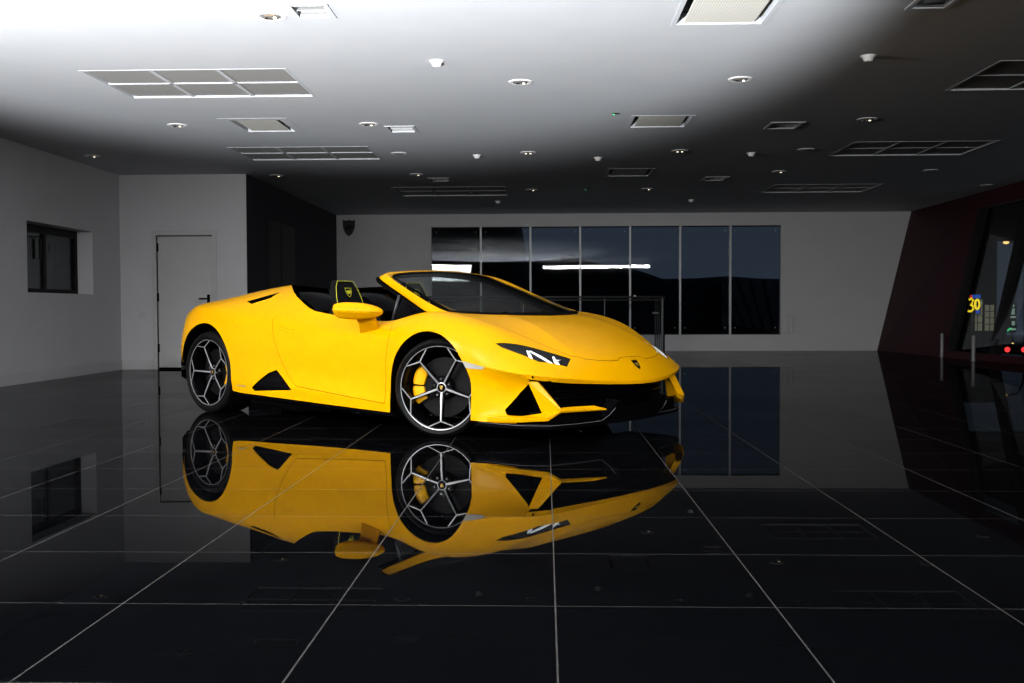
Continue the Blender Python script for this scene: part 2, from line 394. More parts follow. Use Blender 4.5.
# door handle outline, fuel flap (right flank only)
HD = [(.855, .722), (1.043, .690), (1.037, .664), (.868, .696), (.855, .722)]
handle, door = P.poly(door, HD[:4], 'xz')
hin, hout = P.poly(handle, [(.8565, .7200), (1.0415, .6887), (1.0355, .6653), (.8690, .6973)], 'xz')
handle = hin; door += hout if False else []
def fuel_f(p): return np.where(p[:, 1] > 0, np.hypot(p[:, 0] - .375, p[:, 2] - .815) - .098, 9.0)
fuel, rest = P.cut(skin, lambda p: fuel_f(p) + .0005)
_, skin = P.cut(rest, lambda p: fuel_f(p) - .0005)
# engine lid in the rear deck
elid, skin = P.poly(skin, [(-.62, -.01), (.44, -.01), (.44, .30), (-.62, .26)], 'xs', lambda p: .7 - p[:, 2])

body = P.make('body_shell', skin, 'paint', car)
hoodo = P.make('bonnet', hood, 'paint', car)
for part_faces, nm in ((door, 'door'),):
    for side in P.sides(part_faces):
        d = P.make(nm, side, 'paint', car)
        for hs_ in P.sides(handle):
            if hs_ and (np.array(P.v)[hs_[0][0], 1] > 0) == (np.array(P.v)[side[0][0], 1] > 0):
                P.make('door_handle', hs_, 'paint', d)
P.make('fuel_flap', fuel, 'paint', body)
el = P.make('engine_cover', elid, 'black_gloss', car)
for k in range(6):
    x = -.5 + k * .14
    MB().box(x, x + .05, -.24, .24, .935 + .075 * (x + .5) , .95 + .10 * (x + .5) + .015).build('louvre', 'black', el, bevel=.003)
# dark lining seen through shut-lines, slots and intakes
lining = P.cut(arch_src, lambda p: np.minimum(p[:, 0] - 2.95, .47 - p[:, 2]))[0]
P.make('inner_panel', lining, 'black', car, offset=-.022)
for side in P.sides(slot):
    P.make('haunch_slot', side, 'black_gloss', car, offset=-.018)
for side in P.sides(vent):
    v = P.make('side_intake', side, 'black_gloss', car, offset=-.020)
    sg = 1 if np.array(P.v)[side[0][0], 1] > 0 else -1
    MB().prism([(.72, -sg * .92, .295), (.98, -sg * .905, .300), (.98, -sg * .905, .292), (.72, -sg * .92, .285)], (0, sg * .02, 0)).build('intake_blade', 'black_gloss', v)
for side in P.sides(refl):
    P.make('side_reflector', side, 'amber', car, offset=.001)

# headlamp: black bowl, white Y-shaped running lights, clear lens
mat_bowl = M['black_gloss']
def surf(pts):
    """height of the skin above plan points"""
    V = np.array(P.v[:len(co)]); out = []
    for x, s in pts:
        d = np.hypot(V[:, 0] - x, V[:, 1] - s) + np.where(V[:, 2] < .40, 9, 0); i = np.argsort(d)[:6]; w = 1 / (d[i] + 1e-3)
        out.append((x, s, float((V[i, 2] * w).sum() / w.sum())))
    return out
drls = [([(3.05, .842), (3.10, .826), (3.180, .808), (3.262, .790), (3.298, .765)], .004), ([(3.205, .725), (3.240, .742), (3.282, .765)], .012), ([(3.215, .712), (3.300, .690), (3.380, .668)], .0095), ([(3.325, .612), (3.360, .635), (3.400, .638)], .0125)]
for side in P.sides(lamp):
    sg = 1 if np.array(P.v)[side[0][0], 1] > 0 else -1
    h = P.make('headlamp', side, 'lens', car, offset=-.0015)
    P.make('lamp_bowl', side, 'black_gloss', h, offset=-.030)
    for pts, r in drls:
        q = surf(pts); m = MB()
        m.tube([(x, -sg * s, z - .010 - r * .6) for x, s, z in q], [r * .5] + [r * .8] * (len(q) - 2) + [r * .5], 8)
        m.build('running_light', 'led', h, smooth=True)
    q = surf([(3.352, .590)])[0]
    MB().lathe([(0, -.012), (.022, -.012), (.026, 0), (.022, .004), (.012, .002), (0, .006)], 20, 'z', (q[0], -sg * q[1], q[2] - .026)).build('projector', 'chrome', h, smooth=True)

# front badge: black shield with a gold bull
def shield(w, h):
    return [(-w * .5, h * .5), (-w * .25, h * .44), (0, h * .5), (w * .25, h * .44), (w * .5, h * .5), (w * .46, 0), (w * .28, -h * .32), (0, -h * .5), (-w * .28, -h * .32), (-w * .46, 0)]
BULL = [(-.30, .02), (-.34, .20), (-.22, .12), (-.05, .22), (.12, .16), (.24, .24), (.34, .14), (.28, .02), (.30, -.12), (.20, -.06), (.16, -.22), (.06, -.10), (-.08, -.10), (-.16, -.26), (-.20, -.06)]
def badge(parent, centre, ux, uz, w, h, mat_face, mat_mark, name='badge', ring=True):
    c = np.array(centre, float); ux = np.array(ux, float); uz = np.array(uz, float); ux /= np.linalg.norm(ux); uz /= np.linalg.norm(uz); n = np.cross(ux, uz)
    S = shield(w, h)
    b = MB().prism([c + ux * a + uz * d for a, d in S], n * .004).build(name, mat_face, parent)
    m = MB()
    if ring:
        S2 = [(a * .86, d * .86) for a, d in S]; S3 = [(a * .74, d * .74) for a, d in S]; k = len(S)
        v = [c + ux * a + uz * d + n * .0045 for a, d in S2] + [c + ux * a + uz * d + n * .0045 for a, d in S3]
        m.add(v, [(i, (i + 1) % k, k + (i + 1) % k, k + i) for i in range(k)])
    m.prism([c + ux * a * w * .9 + uz * d * h * .9 + n * .004 for a, d in BULL], n * .0012)
    m.build('bull_emblem', mat_mark, b)
    return b
zt = surf([(3.545, 0), (3.575, 0)])
q0 = np.array(C3((3.556, 0, (zt[0][2] + zt[1][2]) / 2 + .003)))
badge(car, q0, (0, 1, 0), (-(.03), 0, max(.012, zt[0][2] - zt[1][2])), .060, .080, 'black_gloss', 'gold', ring=False)

# parking sensors
for sg in (1, -1):
    MB().lathe([(0, .006), (.009, .006), (.011, 0)], 16, 'x', (3.345, -sg * .845, .430)).build('parking_sensor', 'black', body, smooth=True)

# ------------------------------------------------------------------ nose: grille, fins, lower blades, splitter
def lipcurve(s, back, z):
    s_ = abs(s); x = np.interp(s_, [0, .195, .39, .545, .655, .745, .815, .86], [3.64, 3.62, 3.575, 3.52, 3.475, 3.43, 3.38, 3.31])
    return (x - back, s, z)
ss = np.linspace(-.745, .745, 41)
m = MB()
rings = []
for s in ss:
    zl = float(np.interp(abs(s), [0, .4, .66, .745, .86], [.357, .370, .386, .396, .413]))
    rings.append(CL([lipcurve(s, .004, zl), lipcurve(s, .03, zl - .012), lipcurve(s, .15, zl - .03), lipcurve(s, .17, .13), lipcurve(s, .20, .12)]))
m.loft(rings, closed=False)
grille = m.build('front_grille', 'black', car, smooth=True)
for k, z in enumerate((.19, .235, .28, .325)):
    MB().tube(CL([lipcurve(s, .135, z) for s in ss[3:-3]]), .005, 6).build('grille_bar', 'black_gloss', grille, smooth=True)
# near-lip black valance between nose and grille
for sg in (1, -1):
    fin = MB()
    a, b, c, d = (3.300, .842, .400), (3.350, .800, .397), (3.490, .738, .222), (3.372, .785, .198)
    inn = [(-.022, -.030, 0)] * 4
    fin.add([C3((p[0], sg * p[1], p[2])) for p in (a, b, c, d)] + [C3((p[0] - .030, sg * (p[1] - .045), p[2])) for p in (a, b, c, d)],
            [(0, 1, 2, 3), (4, 7, 6, 5), (0, 4, 5, 1), (1, 5, 6, 2), (2, 6, 7, 3), (3, 7, 4, 0)])
    fin.build('bumper_fin', 'paint', car, bevel=.003)
    top = [(3.02, .905, .168), (3.165, .884, .183), (3.190, .882, .181), (3.265, .866, .182), (3.37, .785, .202), (3.46, .690, .236), (3.56, .500, .240), (3.632, .458, .220), (3.490, .738, .221), (3.437, .812, .180), (3.285, .890, .172)]
    bot = [(3.02, .903, .135), (3.165, .872, .140), (3.190, .86, .140), (3.265, .84, .145), (3.36, .77, .17), (3.44, .69, .212), (3.55, .51, .222), (3.630, .455, .212), (3.480, .735, .205), (3.437, .806, .158), (3.280, .886, .146)]
    m = MB(); m.add([C3((p[0], sg * p[1], p[2])) for p in top + bot], [])
    k = len(top); m.f += [(9, 10, 0), (9, 0, 1), (9, 1, 2), (9, 2, 3), (9, 3, 4), (9, 4, 8), (4, 5, 8), (5, 6, 7), (5, 7, 8)]
    m.f += [tuple(i + k for i in q[::-1]) for q in ((9, 10, 0), (9, 0, 1), (9, 1, 2), (9, 2, 3), (9, 3, 4), (9, 4, 8), (4, 5, 8), (5, 6, 7), (5, 7, 8))]
    m.f += [(i, (i + 1) % k, k + (i + 1) % k, k + i) for i in range(k)]
    m.build('lower_blade', 'paint', car, bevel=.002)
    # black strut rising from the splitter to the nose
    MB().add([C3((x, sg * s, z)) for x, s, z in [(3.50, .33, .12), (3.52, .25, .12), (3.625, .235, .26), (3.61, .29, .26), (3.43, .33, .12), (3.45, .25, .12), (3.53, .235, .27), (3.52, .29, .27)]],
             [(0, 1, 2, 3), (4, 7, 6, 5), (0, 4, 5, 1), (1, 5, 6, 2), (2, 6, 7, 3), (3, 7, 4, 0)]).build('splitter_strut', 'black_gloss', car, bevel=.003)
    # thin bright pinstripe along the lower edge of the splitter
    MB().tube([C3((x, sg * s, z)) for x, s, z in [(2.93, .893, .124), (3.16, .885, .124), (3.29, .868, .124), (3.42, .785, .124), (3.487, .56, .124), (3.512, .345, .126), (3.56, .325, .165), (3.60, .31, .215)]], .0010, 6).build('splitter_pinstripe', 'reveal_trim', car, smooth=True)
spl = [(2.90, .89), (3.16, .882), (3.29, .865), (3.42, .78), (3.485, .56), (3.51, .33), (3.535, .15), (3.54, 0)]
pl = spl + [(x, -s) for x, s in spl[-2::-1]]
MB().prism([C3((x, s, .100)) for x, s in pl], (0, 0, .034)).build('front_splitter', 'black_gloss', car, bevel=.004)
MB().prism([C3((x, s, .134)) for x, s in [(3.28, .80), (3.40, .74), (3.47, .55), (3.50, .3), (3.52, 0), (3.50, -.3), (3.47, -.55), (3.40, -.74), (3.28, -.80)]], (0, 0, .07)).build('lower_duct', 'black', car, bevel=.004)

# ------------------------------------------------------------------ sills, floor pan, tail
for sg in (1, -1):
    xs_ = [.30, .5, 1.0, 1.35, 1.7, 2.0, 2.17]
    zt_ = [.205, .188, .172, .160, .150, .143, .140]
    rings = []
    for x, z in zip(xs_, zt_):
        s0 = float(np.interp(x, [.3, .72, 1.35, 1.7, 2.17], [.928, .918, .906, .903, .925]))
        rings.append([C3((x, sg * a, b)) for a, b in ((s0, z + .004), (s0 - .006, z - .026), (s0 - .05, z - .038), (s0 - .10, z - .03), (s0 - .10, z + .004))])
    MB().loft(rings).build('side_skirt', 'black_gloss', car, bevel=.002)
MB().prism([C3(p) for p in [(.42, .83, .115), (2.12, .83, .105), (2.2, .60, .105), (3.40, .60, .105), (3.40, -.60, .105), (2.2, -.60, .105), (2.12, -.83, .105), (.42, -.83, .115), (.36, -.60, .115), (-.60, -.60, .135), (-.60, .60, .135), (.36, .60, .115)]], (0, 0, .045)).build('floor_pan', 'black', car)
tail_r = []
for x, s, z0, z1 in ((-.40, .86, .36, .42), (-.55, .845, .33, .42), (-.68, .765, .27, .425), (-.79, .64, .225, .43), (-.835, .45, .23, .43)):
    tail_r.append((x, s, z0, z1))
m = MB(); full = [(x, s, a, b) for x, s, a, b in tail_r] + [(-.85, 0, .23, .43)] + [(x, -s, a, b) for x, s, a, b in tail_r[::-1]]
m.loft([CL([(x, s, a), (x, s, b), (x + .06, s * .9, b), (x + .06, s * .9, a)]) for x, s, a, b in full])
tail = m.build('rear_bumper', 'black_gloss', car, smooth='auto')
end = T[0]
m = MB(); sec = [(x + .012, s - .004, z) for x, s, z in end]
m.loft([CL([(x, s, z), (x, -s, z)]) for x, s, z in sec], closed=False)
rp = m.build('tail_panel', 'black', car)
for sg in (1, -1):
    tl = MB()
    tl.tube([C3((-.835, sg * s, z)) for s, z in ((.58, .72), (.42, .70), (.30, .66))], .016, 8)
    tl.tube([C3((-.835, sg * s, z)) for s, z in ((.42, .70), (.36, .75))], .014, 8)
    tl.build('tail_lamp', principled('red_lamp_lens', (.25, .004, .004), .15), car, smooth=True)
    MB().lathe([(.040, -.03), (.052, -.03), (.052, .08), (.040, .08)], 28, 'x', (-.87, -sg * .26, .44)).build('exhaust_tip', 'chrome', car, smooth=True)
    MB().box(-.80, -.60, -sg * .40 - .006, -sg * .40 + .006, .12, .24).build('diffuser_fin', 'black', car)
# small black fin of the tail aerial
MB().prism([C3(p) for p in [(-.72, .37, .902), (-.52, .37, .918), (-.52, .37, .942), (-.66, .37, .935)]], (0, .05, 0)).build('aerial_fin', 'black_gloss', car, bevel=.003)

# ------------------------------------------------------------------ wheels
def arch_liner(cx, r, s_in, s_out, t0, t1):
    for sg in (1, -1):
        rings = []
        for k in range(33):
            t = t0 + (PI + t1 - t0) * k / 32
            c, q = math.cos(t), math.sin(t)
            rings.append([C3((cx + r * c, sg * s_out, .335 + r * q)), C3((cx + r * c, sg * s_in, .335 + r * q)), C3((cx + r * .15 * c, sg * s_in, .335 + r * .15 * q))])
        m = MB(); m.loft(rings, closed=False); m.build('wheel_arch_liner', 'black', car, smooth='auto')
arch_liner(2.52, .385, .52, .885, -.55, .55); arch_liner(-.08, .418, .50, .885, -.38, -.10)

def wheel(hx, hs, hz, sg, R, W, rr, steer, node0, cal_ang):
    """hub cap centre at (hx, hs, hz) on the flank sg; every shape is laid out in (u forward, o outboard, z)"""
    ct, st = math.cos(steer), math.sin(steer)
    hub_o = -.045                                    # hub cap sits this far inside the rim face
    def W3(u, o, z):                                 # steer turns about the hub cap
        o2 = o - hub_o
        if sg > 0: x = u * ct + o2 * st; s = -u * st + o2 * ct
        else: x = u * ct - o2 * st; s = u * st + o2 * ct
        return (hx + x, -sg * (hs + s), hz + z)
    def mk(m, name, mat, parent, smooth=False, bevel=0):
        m.v = [W3(*p) for p in m.v]; return m.build(name, mat, parent, smooth, bevel)
    # rim: barrel, lip and five Y spokes
    m = MB()
    m.lathe([(rr - .004, 0.0), (rr - .016, -.004), (rr - .024, -.02), (rr - .030, -.11), (rr - .022, -W + .03), (rr - .004, -W + .02), (rr - .004, -W + .012), (rr - .018, -W + .035), (rr - .036, -.11), (rr - .026, -.022)], 60, 'y')
    arms = []
    NR, RR = rr * .775, rr - .014
    def pol(r, deg): t = math.radians(deg); return (r * math.cos(t), r * math.sin(t))
    for k in range(5):
        a = node0 + 72 * k
        arms.append((pol(.032, a), pol(NR, a), hub_o + .002, -.004))
        for d in (-19.5, 19.5): arms.append((pol(NR, a), pol(RR, a + d), -.004, -.002))
    def bar(mm, p, q, o0, o1, w0, w1, dep, seg=6, bow=0.0):
        p = np.array(p); q = np.array(q); d = q - p; d /= np.linalg.norm(d); nrm = np.array((-d[1], d[0])); rings = []
        for i in range(seg + 1):
            t = i / seg; c = p + (q - p) * t; o = o0 + (o1 - o0) * (t ** .75) - bow * math.sin(PI * t); w = w0 + (w1 - w0) * t
            rings.append([(c[0] - nrm[0] * w, o, c[1] - nrm[1] * w), (c[0] + nrm[0] * w, o, c[1] + nrm[1] * w), (c[0] + nrm[0] * w * 1.25, o - dep, c[1] + nrm[1] * w * 1.25), (c[0] - nrm[0] * w * 1.25, o - dep, c[1] - nrm[1] * w * 1.25)])
        mm.loft(rings)
    for i, (p, q, o0, o1) in enumerate(arms):
        bar(m, p, q, o0 - .003, o1 - .003, .013 if i % 3 == 0 else .008, .009 if i % 3 == 0 else .007, .030)
    m.lathe([(0, hub_o - .005), (.070, hub_o - .008), (.078, hub_o - .02), (.075, -.10), (0, -.10)], 40, 'y')
    wh = mk(m, 'wheel', 'alloy_dark', car, smooth='auto')
    face = MB()
    for i, (p, q, o0, o1) in enumerate(arms):
        bar(face, p, q, o0 + .0005, o1 + .0005, .0062 if i % 3 == 0 else .0031, .0038 if i % 3 == 0 else .003, .003)
    face.lathe([(rr - .006, .0015), (rr - .0105, .0005), (rr - .0105, -.002), (rr - .006, -.002), (rr - .006, .0015)], 72, 'y')
    face.lathe([(.029, hub_o + .003), (.034, hub_o + .002), (.036, hub_o - .003), (.029, hub_o - .003), (.029, hub_o + .003)], 36, 'y')
    mk(face, 'machined_face', 'alloy', wh, smooth='auto')
    cap = MB(); cap.lathe([(0, hub_o + .004), (.027, hub_o + .004), (.029, hub_o), (.029, hub_o - .01), (0, hub_o - .01)], 32, 'y')
    cp = mk(cap, 'centre_cap', 'black_gloss', wh, smooth='auto')
    bl = MB(); bl.prism([(a * .024, hub_o + .0045, d * .026) for a, d in shield(1, 1.15)], (0, .001, 0)); mk(bl, 'cap_emblem', 'gold', wh)
    for k in range(5):
        u, z = pol(.057, node0 + 36 + 72 * k); mk(MB().lathe([(0, hub_o + .004), (.008, hub_o + .004), (.009, hub_o - .01)], 6, 'y', (u, 0, z)), 'wheel_nut', 'chrome', wh)
    # tyre
    h = W
    prof = [(rr - .006, -.004), (rr + .006, .006), (rr + (R - rr) * .45, .010), (R - .012, .000), (R - .004, -.012), (R, -.03), (R, -.055)]
    for gx in (-.075, -.115, -.155):
        prof += [(R, gx + .006), (R - .006, gx + .004), (R - .006, gx - .004), (R, gx - .006)]
    prof += [(R, -h + .03), (R - .006, -h + .01), (R - .02, -h), (rr + .006, -h + .004), (rr - .006, -h + .014)]
    ty = MB(); ty.lathe(prof, 72, 'y')
    ty.lathe([(rr + .014, .0105), (rr + .017, .012), (rr + .020, .0105)], 72, 'y')
    t_ = mk(ty, 'tyre', 'rubber', wh, smooth='auto')
    # brake
    ds = MB(); ds.lathe([(.075, hub_o - .055), (rr * .70, hub_o - .055), (rr * .70, hub_o - .085), (.075, hub_o - .085), (.075, hub_o - .055)], 60, 'y')
    ds.lathe([(0, hub_o - .035), (.075, hub_o - .035), (.082, hub_o - .06), (0, hub_o - .06)], 40, 'y')
    mk(ds, 'brake_disc', 'disc', wh, smooth='auto')
    for a0, a1 in ((cal_ang - 40, cal_ang - 3), (cal_ang + 1, cal_ang + 34)):
        rings = []
        for k in range(9):
            t = k / 8; a = a0 + (a1 - a0) * t; e = .006 * (2 * t - 1) ** 4
            ring = [pol(rr * .50 + e, a) + (hub_o - .034,), pol(rr * .60, a) + (hub_o - .022,), pol(rr * .73, a) + (hub_o - .022,), pol(rr * .80 - e, a) + (hub_o - .036,), pol(rr * .80 - e, a) + (hub_o - .10,), pol(rr * .50 + e, a) + (hub_o - .10,)]
            rings.append([(p[0], p[2], p[1]) for p in ring])
        cm = MB(); cm.loft(rings); mk(cm, 'brake_caliper', 'caliper', wh, smooth='auto')
    return wh
STEER = math.radians(20)
wheel(2.568, .850, .327, 1, .330, .245, .286, STEER, 57, 178)
wheel(2.568, .850, .327, -1, .330, .245, .286, -STEER, 57, 178)
wheel(-.072, .850, .333, 1, .340, .290, .278, 0, 34, 0)
wheel(-.072, .850, .333, -1, .340, .290, .278, 0, 34, 0)

# ------------------------------------------------------------------ windscreen frame and glass
kA = [(2.54, .757, .795), (2.33, .742, .818), (2.16, .705, .895), (1.99, .685, .968), (1.84, .662, 1.032), (1.745, .645, 1.074), (1.700, .615, 1.095), (1.675, .52, 1.108), (1.665, .3, 1.126), (1.66, 0, 1.136)]
kB = [(2.62, .752, .812), (2.45, .742, .848), (2.27, .720, .914), (2.09, .692, .988), (1.92, .664, 1.060), (1.815, .640, 1.101), (1.76, .594, 1.122), (1.742, .52, 1.129), (1.745, .3, 1.148), (1.75, 0, 1.155)]
kC = [(2.62, .712, .808), (2.485, .718, .834), (2.30, .690, .893), (2.12, .660, .962), (1.945, .632, 1.035), (1.84, .606, 1.080), (1.795, .560, 1.106), (1.785, .50, 1.118), (1.795, .3, 1.136), (1.80, 0, 1.143)]
kD = [(2.50, .70, .785), (2.36, .700, .812), (2.20, .686, .872), (2.03, .664, .946), (1.87, .640, 1.016), (1.775, .620, 1.06), (1.725, .580, 1.085), (1.715, .50, 1.097), (1.72, .3, 1.115), (1.725, 0, 1.124)]
rings = []
N9 = len(kA)
for i in list(range(N9)) + list(range(N9 - 2, -1, -1)):
    sgn = 1 if len(rings) < N9 else -1
    rings.append(CL([(k[i][0], sgn * k[i][1], k[i][2]) for k in (kA, kB, kC, kD)]))
fr = MB().loft(rings).build('windscreen_frame', 'paint', car)
for p in fr.data.polygons: p.use_smooth = True
sub = fr.modifiers.new('sub', 'SUBSURF'); sub.levels = 2; sub.render_levels = 2
cr = fr.data.attributes.new('crease_edge', 'FLOAT', 'EDGE')
for e in fr.data.edges:
    a, b = e.vertices
    if a % 4 == b % 4: cr.data[e.index].value = .75
# black seal along the rear edge of the pillars and header
kI = [(k[0] - .01, k[1] - .030, k[2] - .018) for k in kC]
m = MB(); rings = []
for i in list(range(N9)) + list(range(N9 - 2, -1, -1)):
    sgn = 1 if len(rings) < N9 else -1
    rings.append(CL([(k[i][0], sgn * (k[i][1] - dd), k[i][2] - dz) for k, dd, dz in ((kC, .001, .004), (kI, 0, 0), (kD, .02, .022), (kA, .004, .012))]))
m.loft(rings, closed=False); m.build('pillar_trim', 'black', car, smooth=True)
MB().tube(CL([(k[0] - .022, k[1] - .010, k[2] - .018) for k in kA]) + CL([(k[0] - .022, -k[1] + .010, k[2] - .018) for k in kA[-2::-1]]), .012, 8).build('pillar_seal', 'black', car, smooth=True)
cB = [(2.485, .712, .832), (2.588, .665, .820), (2.659, .560, .812), (2.741, .44, .805), (2.78, .30, .803), (2.80, .12, .803), (2.803, 0, .803)]
cT = [(1.84, .602, 1.078), (1.795, .556, 1.103), (1.785, .50, 1.115), (1.790, .40, 1.126), (1.795, .3, 1.133), (1.799, .12, 1.139), (1.80, 0, 1.140)]
def glass_rows(inset=0.0, nv=10):
    rows = []
    fullB = [np.array(p) for p in cB] + [np.array((p[0], -p[1], p[2])) for p in cB[-2::-1]]
    fullT = [np.array(p) for p in cT] + [np.array((p[0], -p[1], p[2])) for p in cT[-2::-1]]
    for v in range(nv + 1):
        t = v / nv; row = []
        for b, tt in zip(fullB, fullT):
            p = b * (1 - t) + tt * t; bul = .014 * 4 * t * (1 - t) * max(0, 1 - (b[1] / .72) ** 2); row.append((p[0] + bul * .3, p[1], p[2] + bul))
        rows.append(row)
    return rows
gr = glass_rows()
m = MB(); m.loft([CL(r) for r in gr], closed=False); m.build('windscreen', 'screen', car, smooth=True)
# dark ceramic border of the windscreen and the scuttle with wipers
m = MB()
low = gr[0]; low2 = gr[1]
m.loft([CL([(p[0], p[1], p[2] + .002) for p in low]), CL([tuple(np.array(p) * .45 + np.array(q) * .55 + (0, 0, .002)) for p, q in zip(low, low2)])], closed=False)
for c in (0, -1):
    o_ = 1 if c == 0 else -2
    m.loft([CL([(r[c][0], r[c][1], r[c][2] + .002) for r in gr]), CL([tuple(np.array(r[c]) * .55 + np.array(r[o_]) * .45 + (0, 0, .002)) for r in gr])], closed=False)
m.loft([CL([(p[0], p[1], p[2] + .002) for p in gr[-1]]), CL([tuple(np.array(p) * .6 + np.array(q) * .4 + (0, 0, .002)) for p, q in zip(gr[-1], gr[-2])])], closed=False)
m.build('glass_border', 'black', car)
for a, b in (((2.62, -.60, .828), (2.735, -.02, .828)), ((2.60, .12, .835), (2.74, .42, .822))):
    MB().tube(CL([a, b]), .006, 6).build('wiper', 'black', car, smooth=True)
# interior mirror
MB().prism(CL([(1.93, -.10, 1.055), (1.93, .10, 1.055), (1.935, .09, 1.005), (1.935, -.09, 1.005)]), (.03, 0, 0)).build('interior_mirror', 'black', car, bevel=.006)

# quarter windows behind the pillars, with dark frame
for sg in (1, -1):
    def S(p): return C3((p[0], sg * p[1], p[2]))
    a, b, c = (1.985, .722, .780), (2.035, .690, .935), (2.262, .716, .838)
    g = MB().prism([S(a), S(b), S(c), S((2.12, .722, .800))], (0, sg * .004, 0)).build('quarter_window', 'tint', car)
    MB().tube([S(p) for p in ((1.960, .722, .765), (2.005, .693, .952))], .011, 6).build('window_post', 'leather_grey', g, smooth=True)
    MB().tube([S(p) for p in (b, c)], .007, 6).build('window_seal', 'black', g, smooth=True)
    MB().tube([S(p) for p in (a, (2.12, .724, .797), c)], .006, 6).build('window_seal', 'black', g, smooth=True)

# ------------------------------------------------------------------ door mirrors
for sg in (1, -1):
    A = np.array((1.760, 1.100)); B = np.array((2.075, .925)); ax = (B - A) / np.linalg.norm(B - A); nn = np.array((ax[1], -ax[0]))   # nn points inboard and back
    if nn[1] > 0: nn = -nn
    rings = []
    for t, hd, zb, zm, ztp in ((0.0, .034, .815, .848, .886), (.07, .055, .790, .845, .900), (.30, .066, .780, .842, .905), (.60, .066, .780, .838, .899), (.85, .054, .792, .834, .878), (1.0, .018, .818, .832, .850)):
        c = A + (B - A) * t + nn * .03
        f_ = c - nn * hd; r_ = c + nn * hd; ft = c - nn * hd * .55; fb = c - nn * hd * .10
        rings.append([C3((p[0], sg * p[1], z)) for p, z in ((fb, zb), (f_, zm), (ft, ztp - .006), (c, ztp), (r_, ztp - .012), (r_, zb + .004))])
    mm = MB().loft(rings).build('door_mirror', 'paint', car, smooth=True)
    sb = mm.modifiers.new('sub', 'SUBSURF'); sb.levels = 2; sb.render_levels = 2
    cr = mm.data.attributes.new('crease_edge', 'FLOAT', 'EDGE')
    for e in mm.data.edges:
        a, b = e.vertices
        if a % 6 == b % 6 and a % 6 in (0, 1, 2, 4, 5): cr.data[e.index].value = 1.0
        if a // 6 == b // 6 == 0: cr.data[e.index].value = .75
    lo = [(1.770, .862, .680), (1.955, .850, .712), (1.93, .80, .70), (1.78, .80, .68)]
    mi = [(1.830, .925, .750), (1.985, .905, .765), (1.96, .86, .75), (1.84, .87, .74)]
    hi = [(1.860, 1.000, .812), (2.015, .950, .818), (1.98, .90, .815), (1.87, .93, .81)]
    st_ = MB().loft([[C3((x, sg * s, z)) for x, s, z in r] for r in (lo, mi, hi)]).build('mirror_arm', 'paint', mm, bevel=.006)
    c = A + (B - A) * .45 + nn * .096
    gl = MB().prism([C3((p[0], sg * p[1], z)) for p, z in ((c - ax * .13, .815), (c + ax * .12, .815), (c + ax * .12, .872), (c - ax * .13, .882))], (-.001, sg * .001, 0)).build('mirror_glass', 'chrome', mm)

# ------------------------------------------------------------------ cockpit
m = MB()
m.prism(CL([(.60, .70, .22), (2.35, .74, .20), (2.35, -.74, .20), (.60, -.70, .22)]), (0, 0, .02))
for sg in (1, -1):
    m.prism(CL([(.70, sg * .745, .22), (2.25, sg * .76, .20), (2.20, sg * .735, .765), (1.9, sg * .745, .755), (1.2, sg * .745, .815), (.80, sg * .66, .90)]), (0, sg * .02, 0))
m.prism(CL([(.62, .60, .22), (.62, -.60, .22), (.56, -.50, .98), (.56, .50, .98)]), (-.03, 0, 0))
tub = m.build('cockpit_trim', 'leather', car)
# buttress fairings and rear glass behind the seats
for sg in (1, -1):
    rings = []
    for x, z, hw in ((.44, 1.0, .16), (.56, 1.0, .165), (.68, .985, .16), (.80, .92, .15), (.86, .84, .15)):
        rings.append([C3((x, sg * s, zz)) for s, zz in ((.34 - hw, .60), (.34 - hw, z - .03), (.34 - hw * .6, z), (.34 + hw * .6, z), (.34 + hw, z - .05), (.34 + hw, .60))])
    MB().loft(rings).build('head_fairing', 'black_gloss', car, smooth='auto')
MB().prism(CL([(.66, .17, .88), (.66, -.17, .88), (.60, -.17, 1.02), (.60, .17, 1.02)]), (.004, 0, 0)).build('rear_screen', 'tint', car)
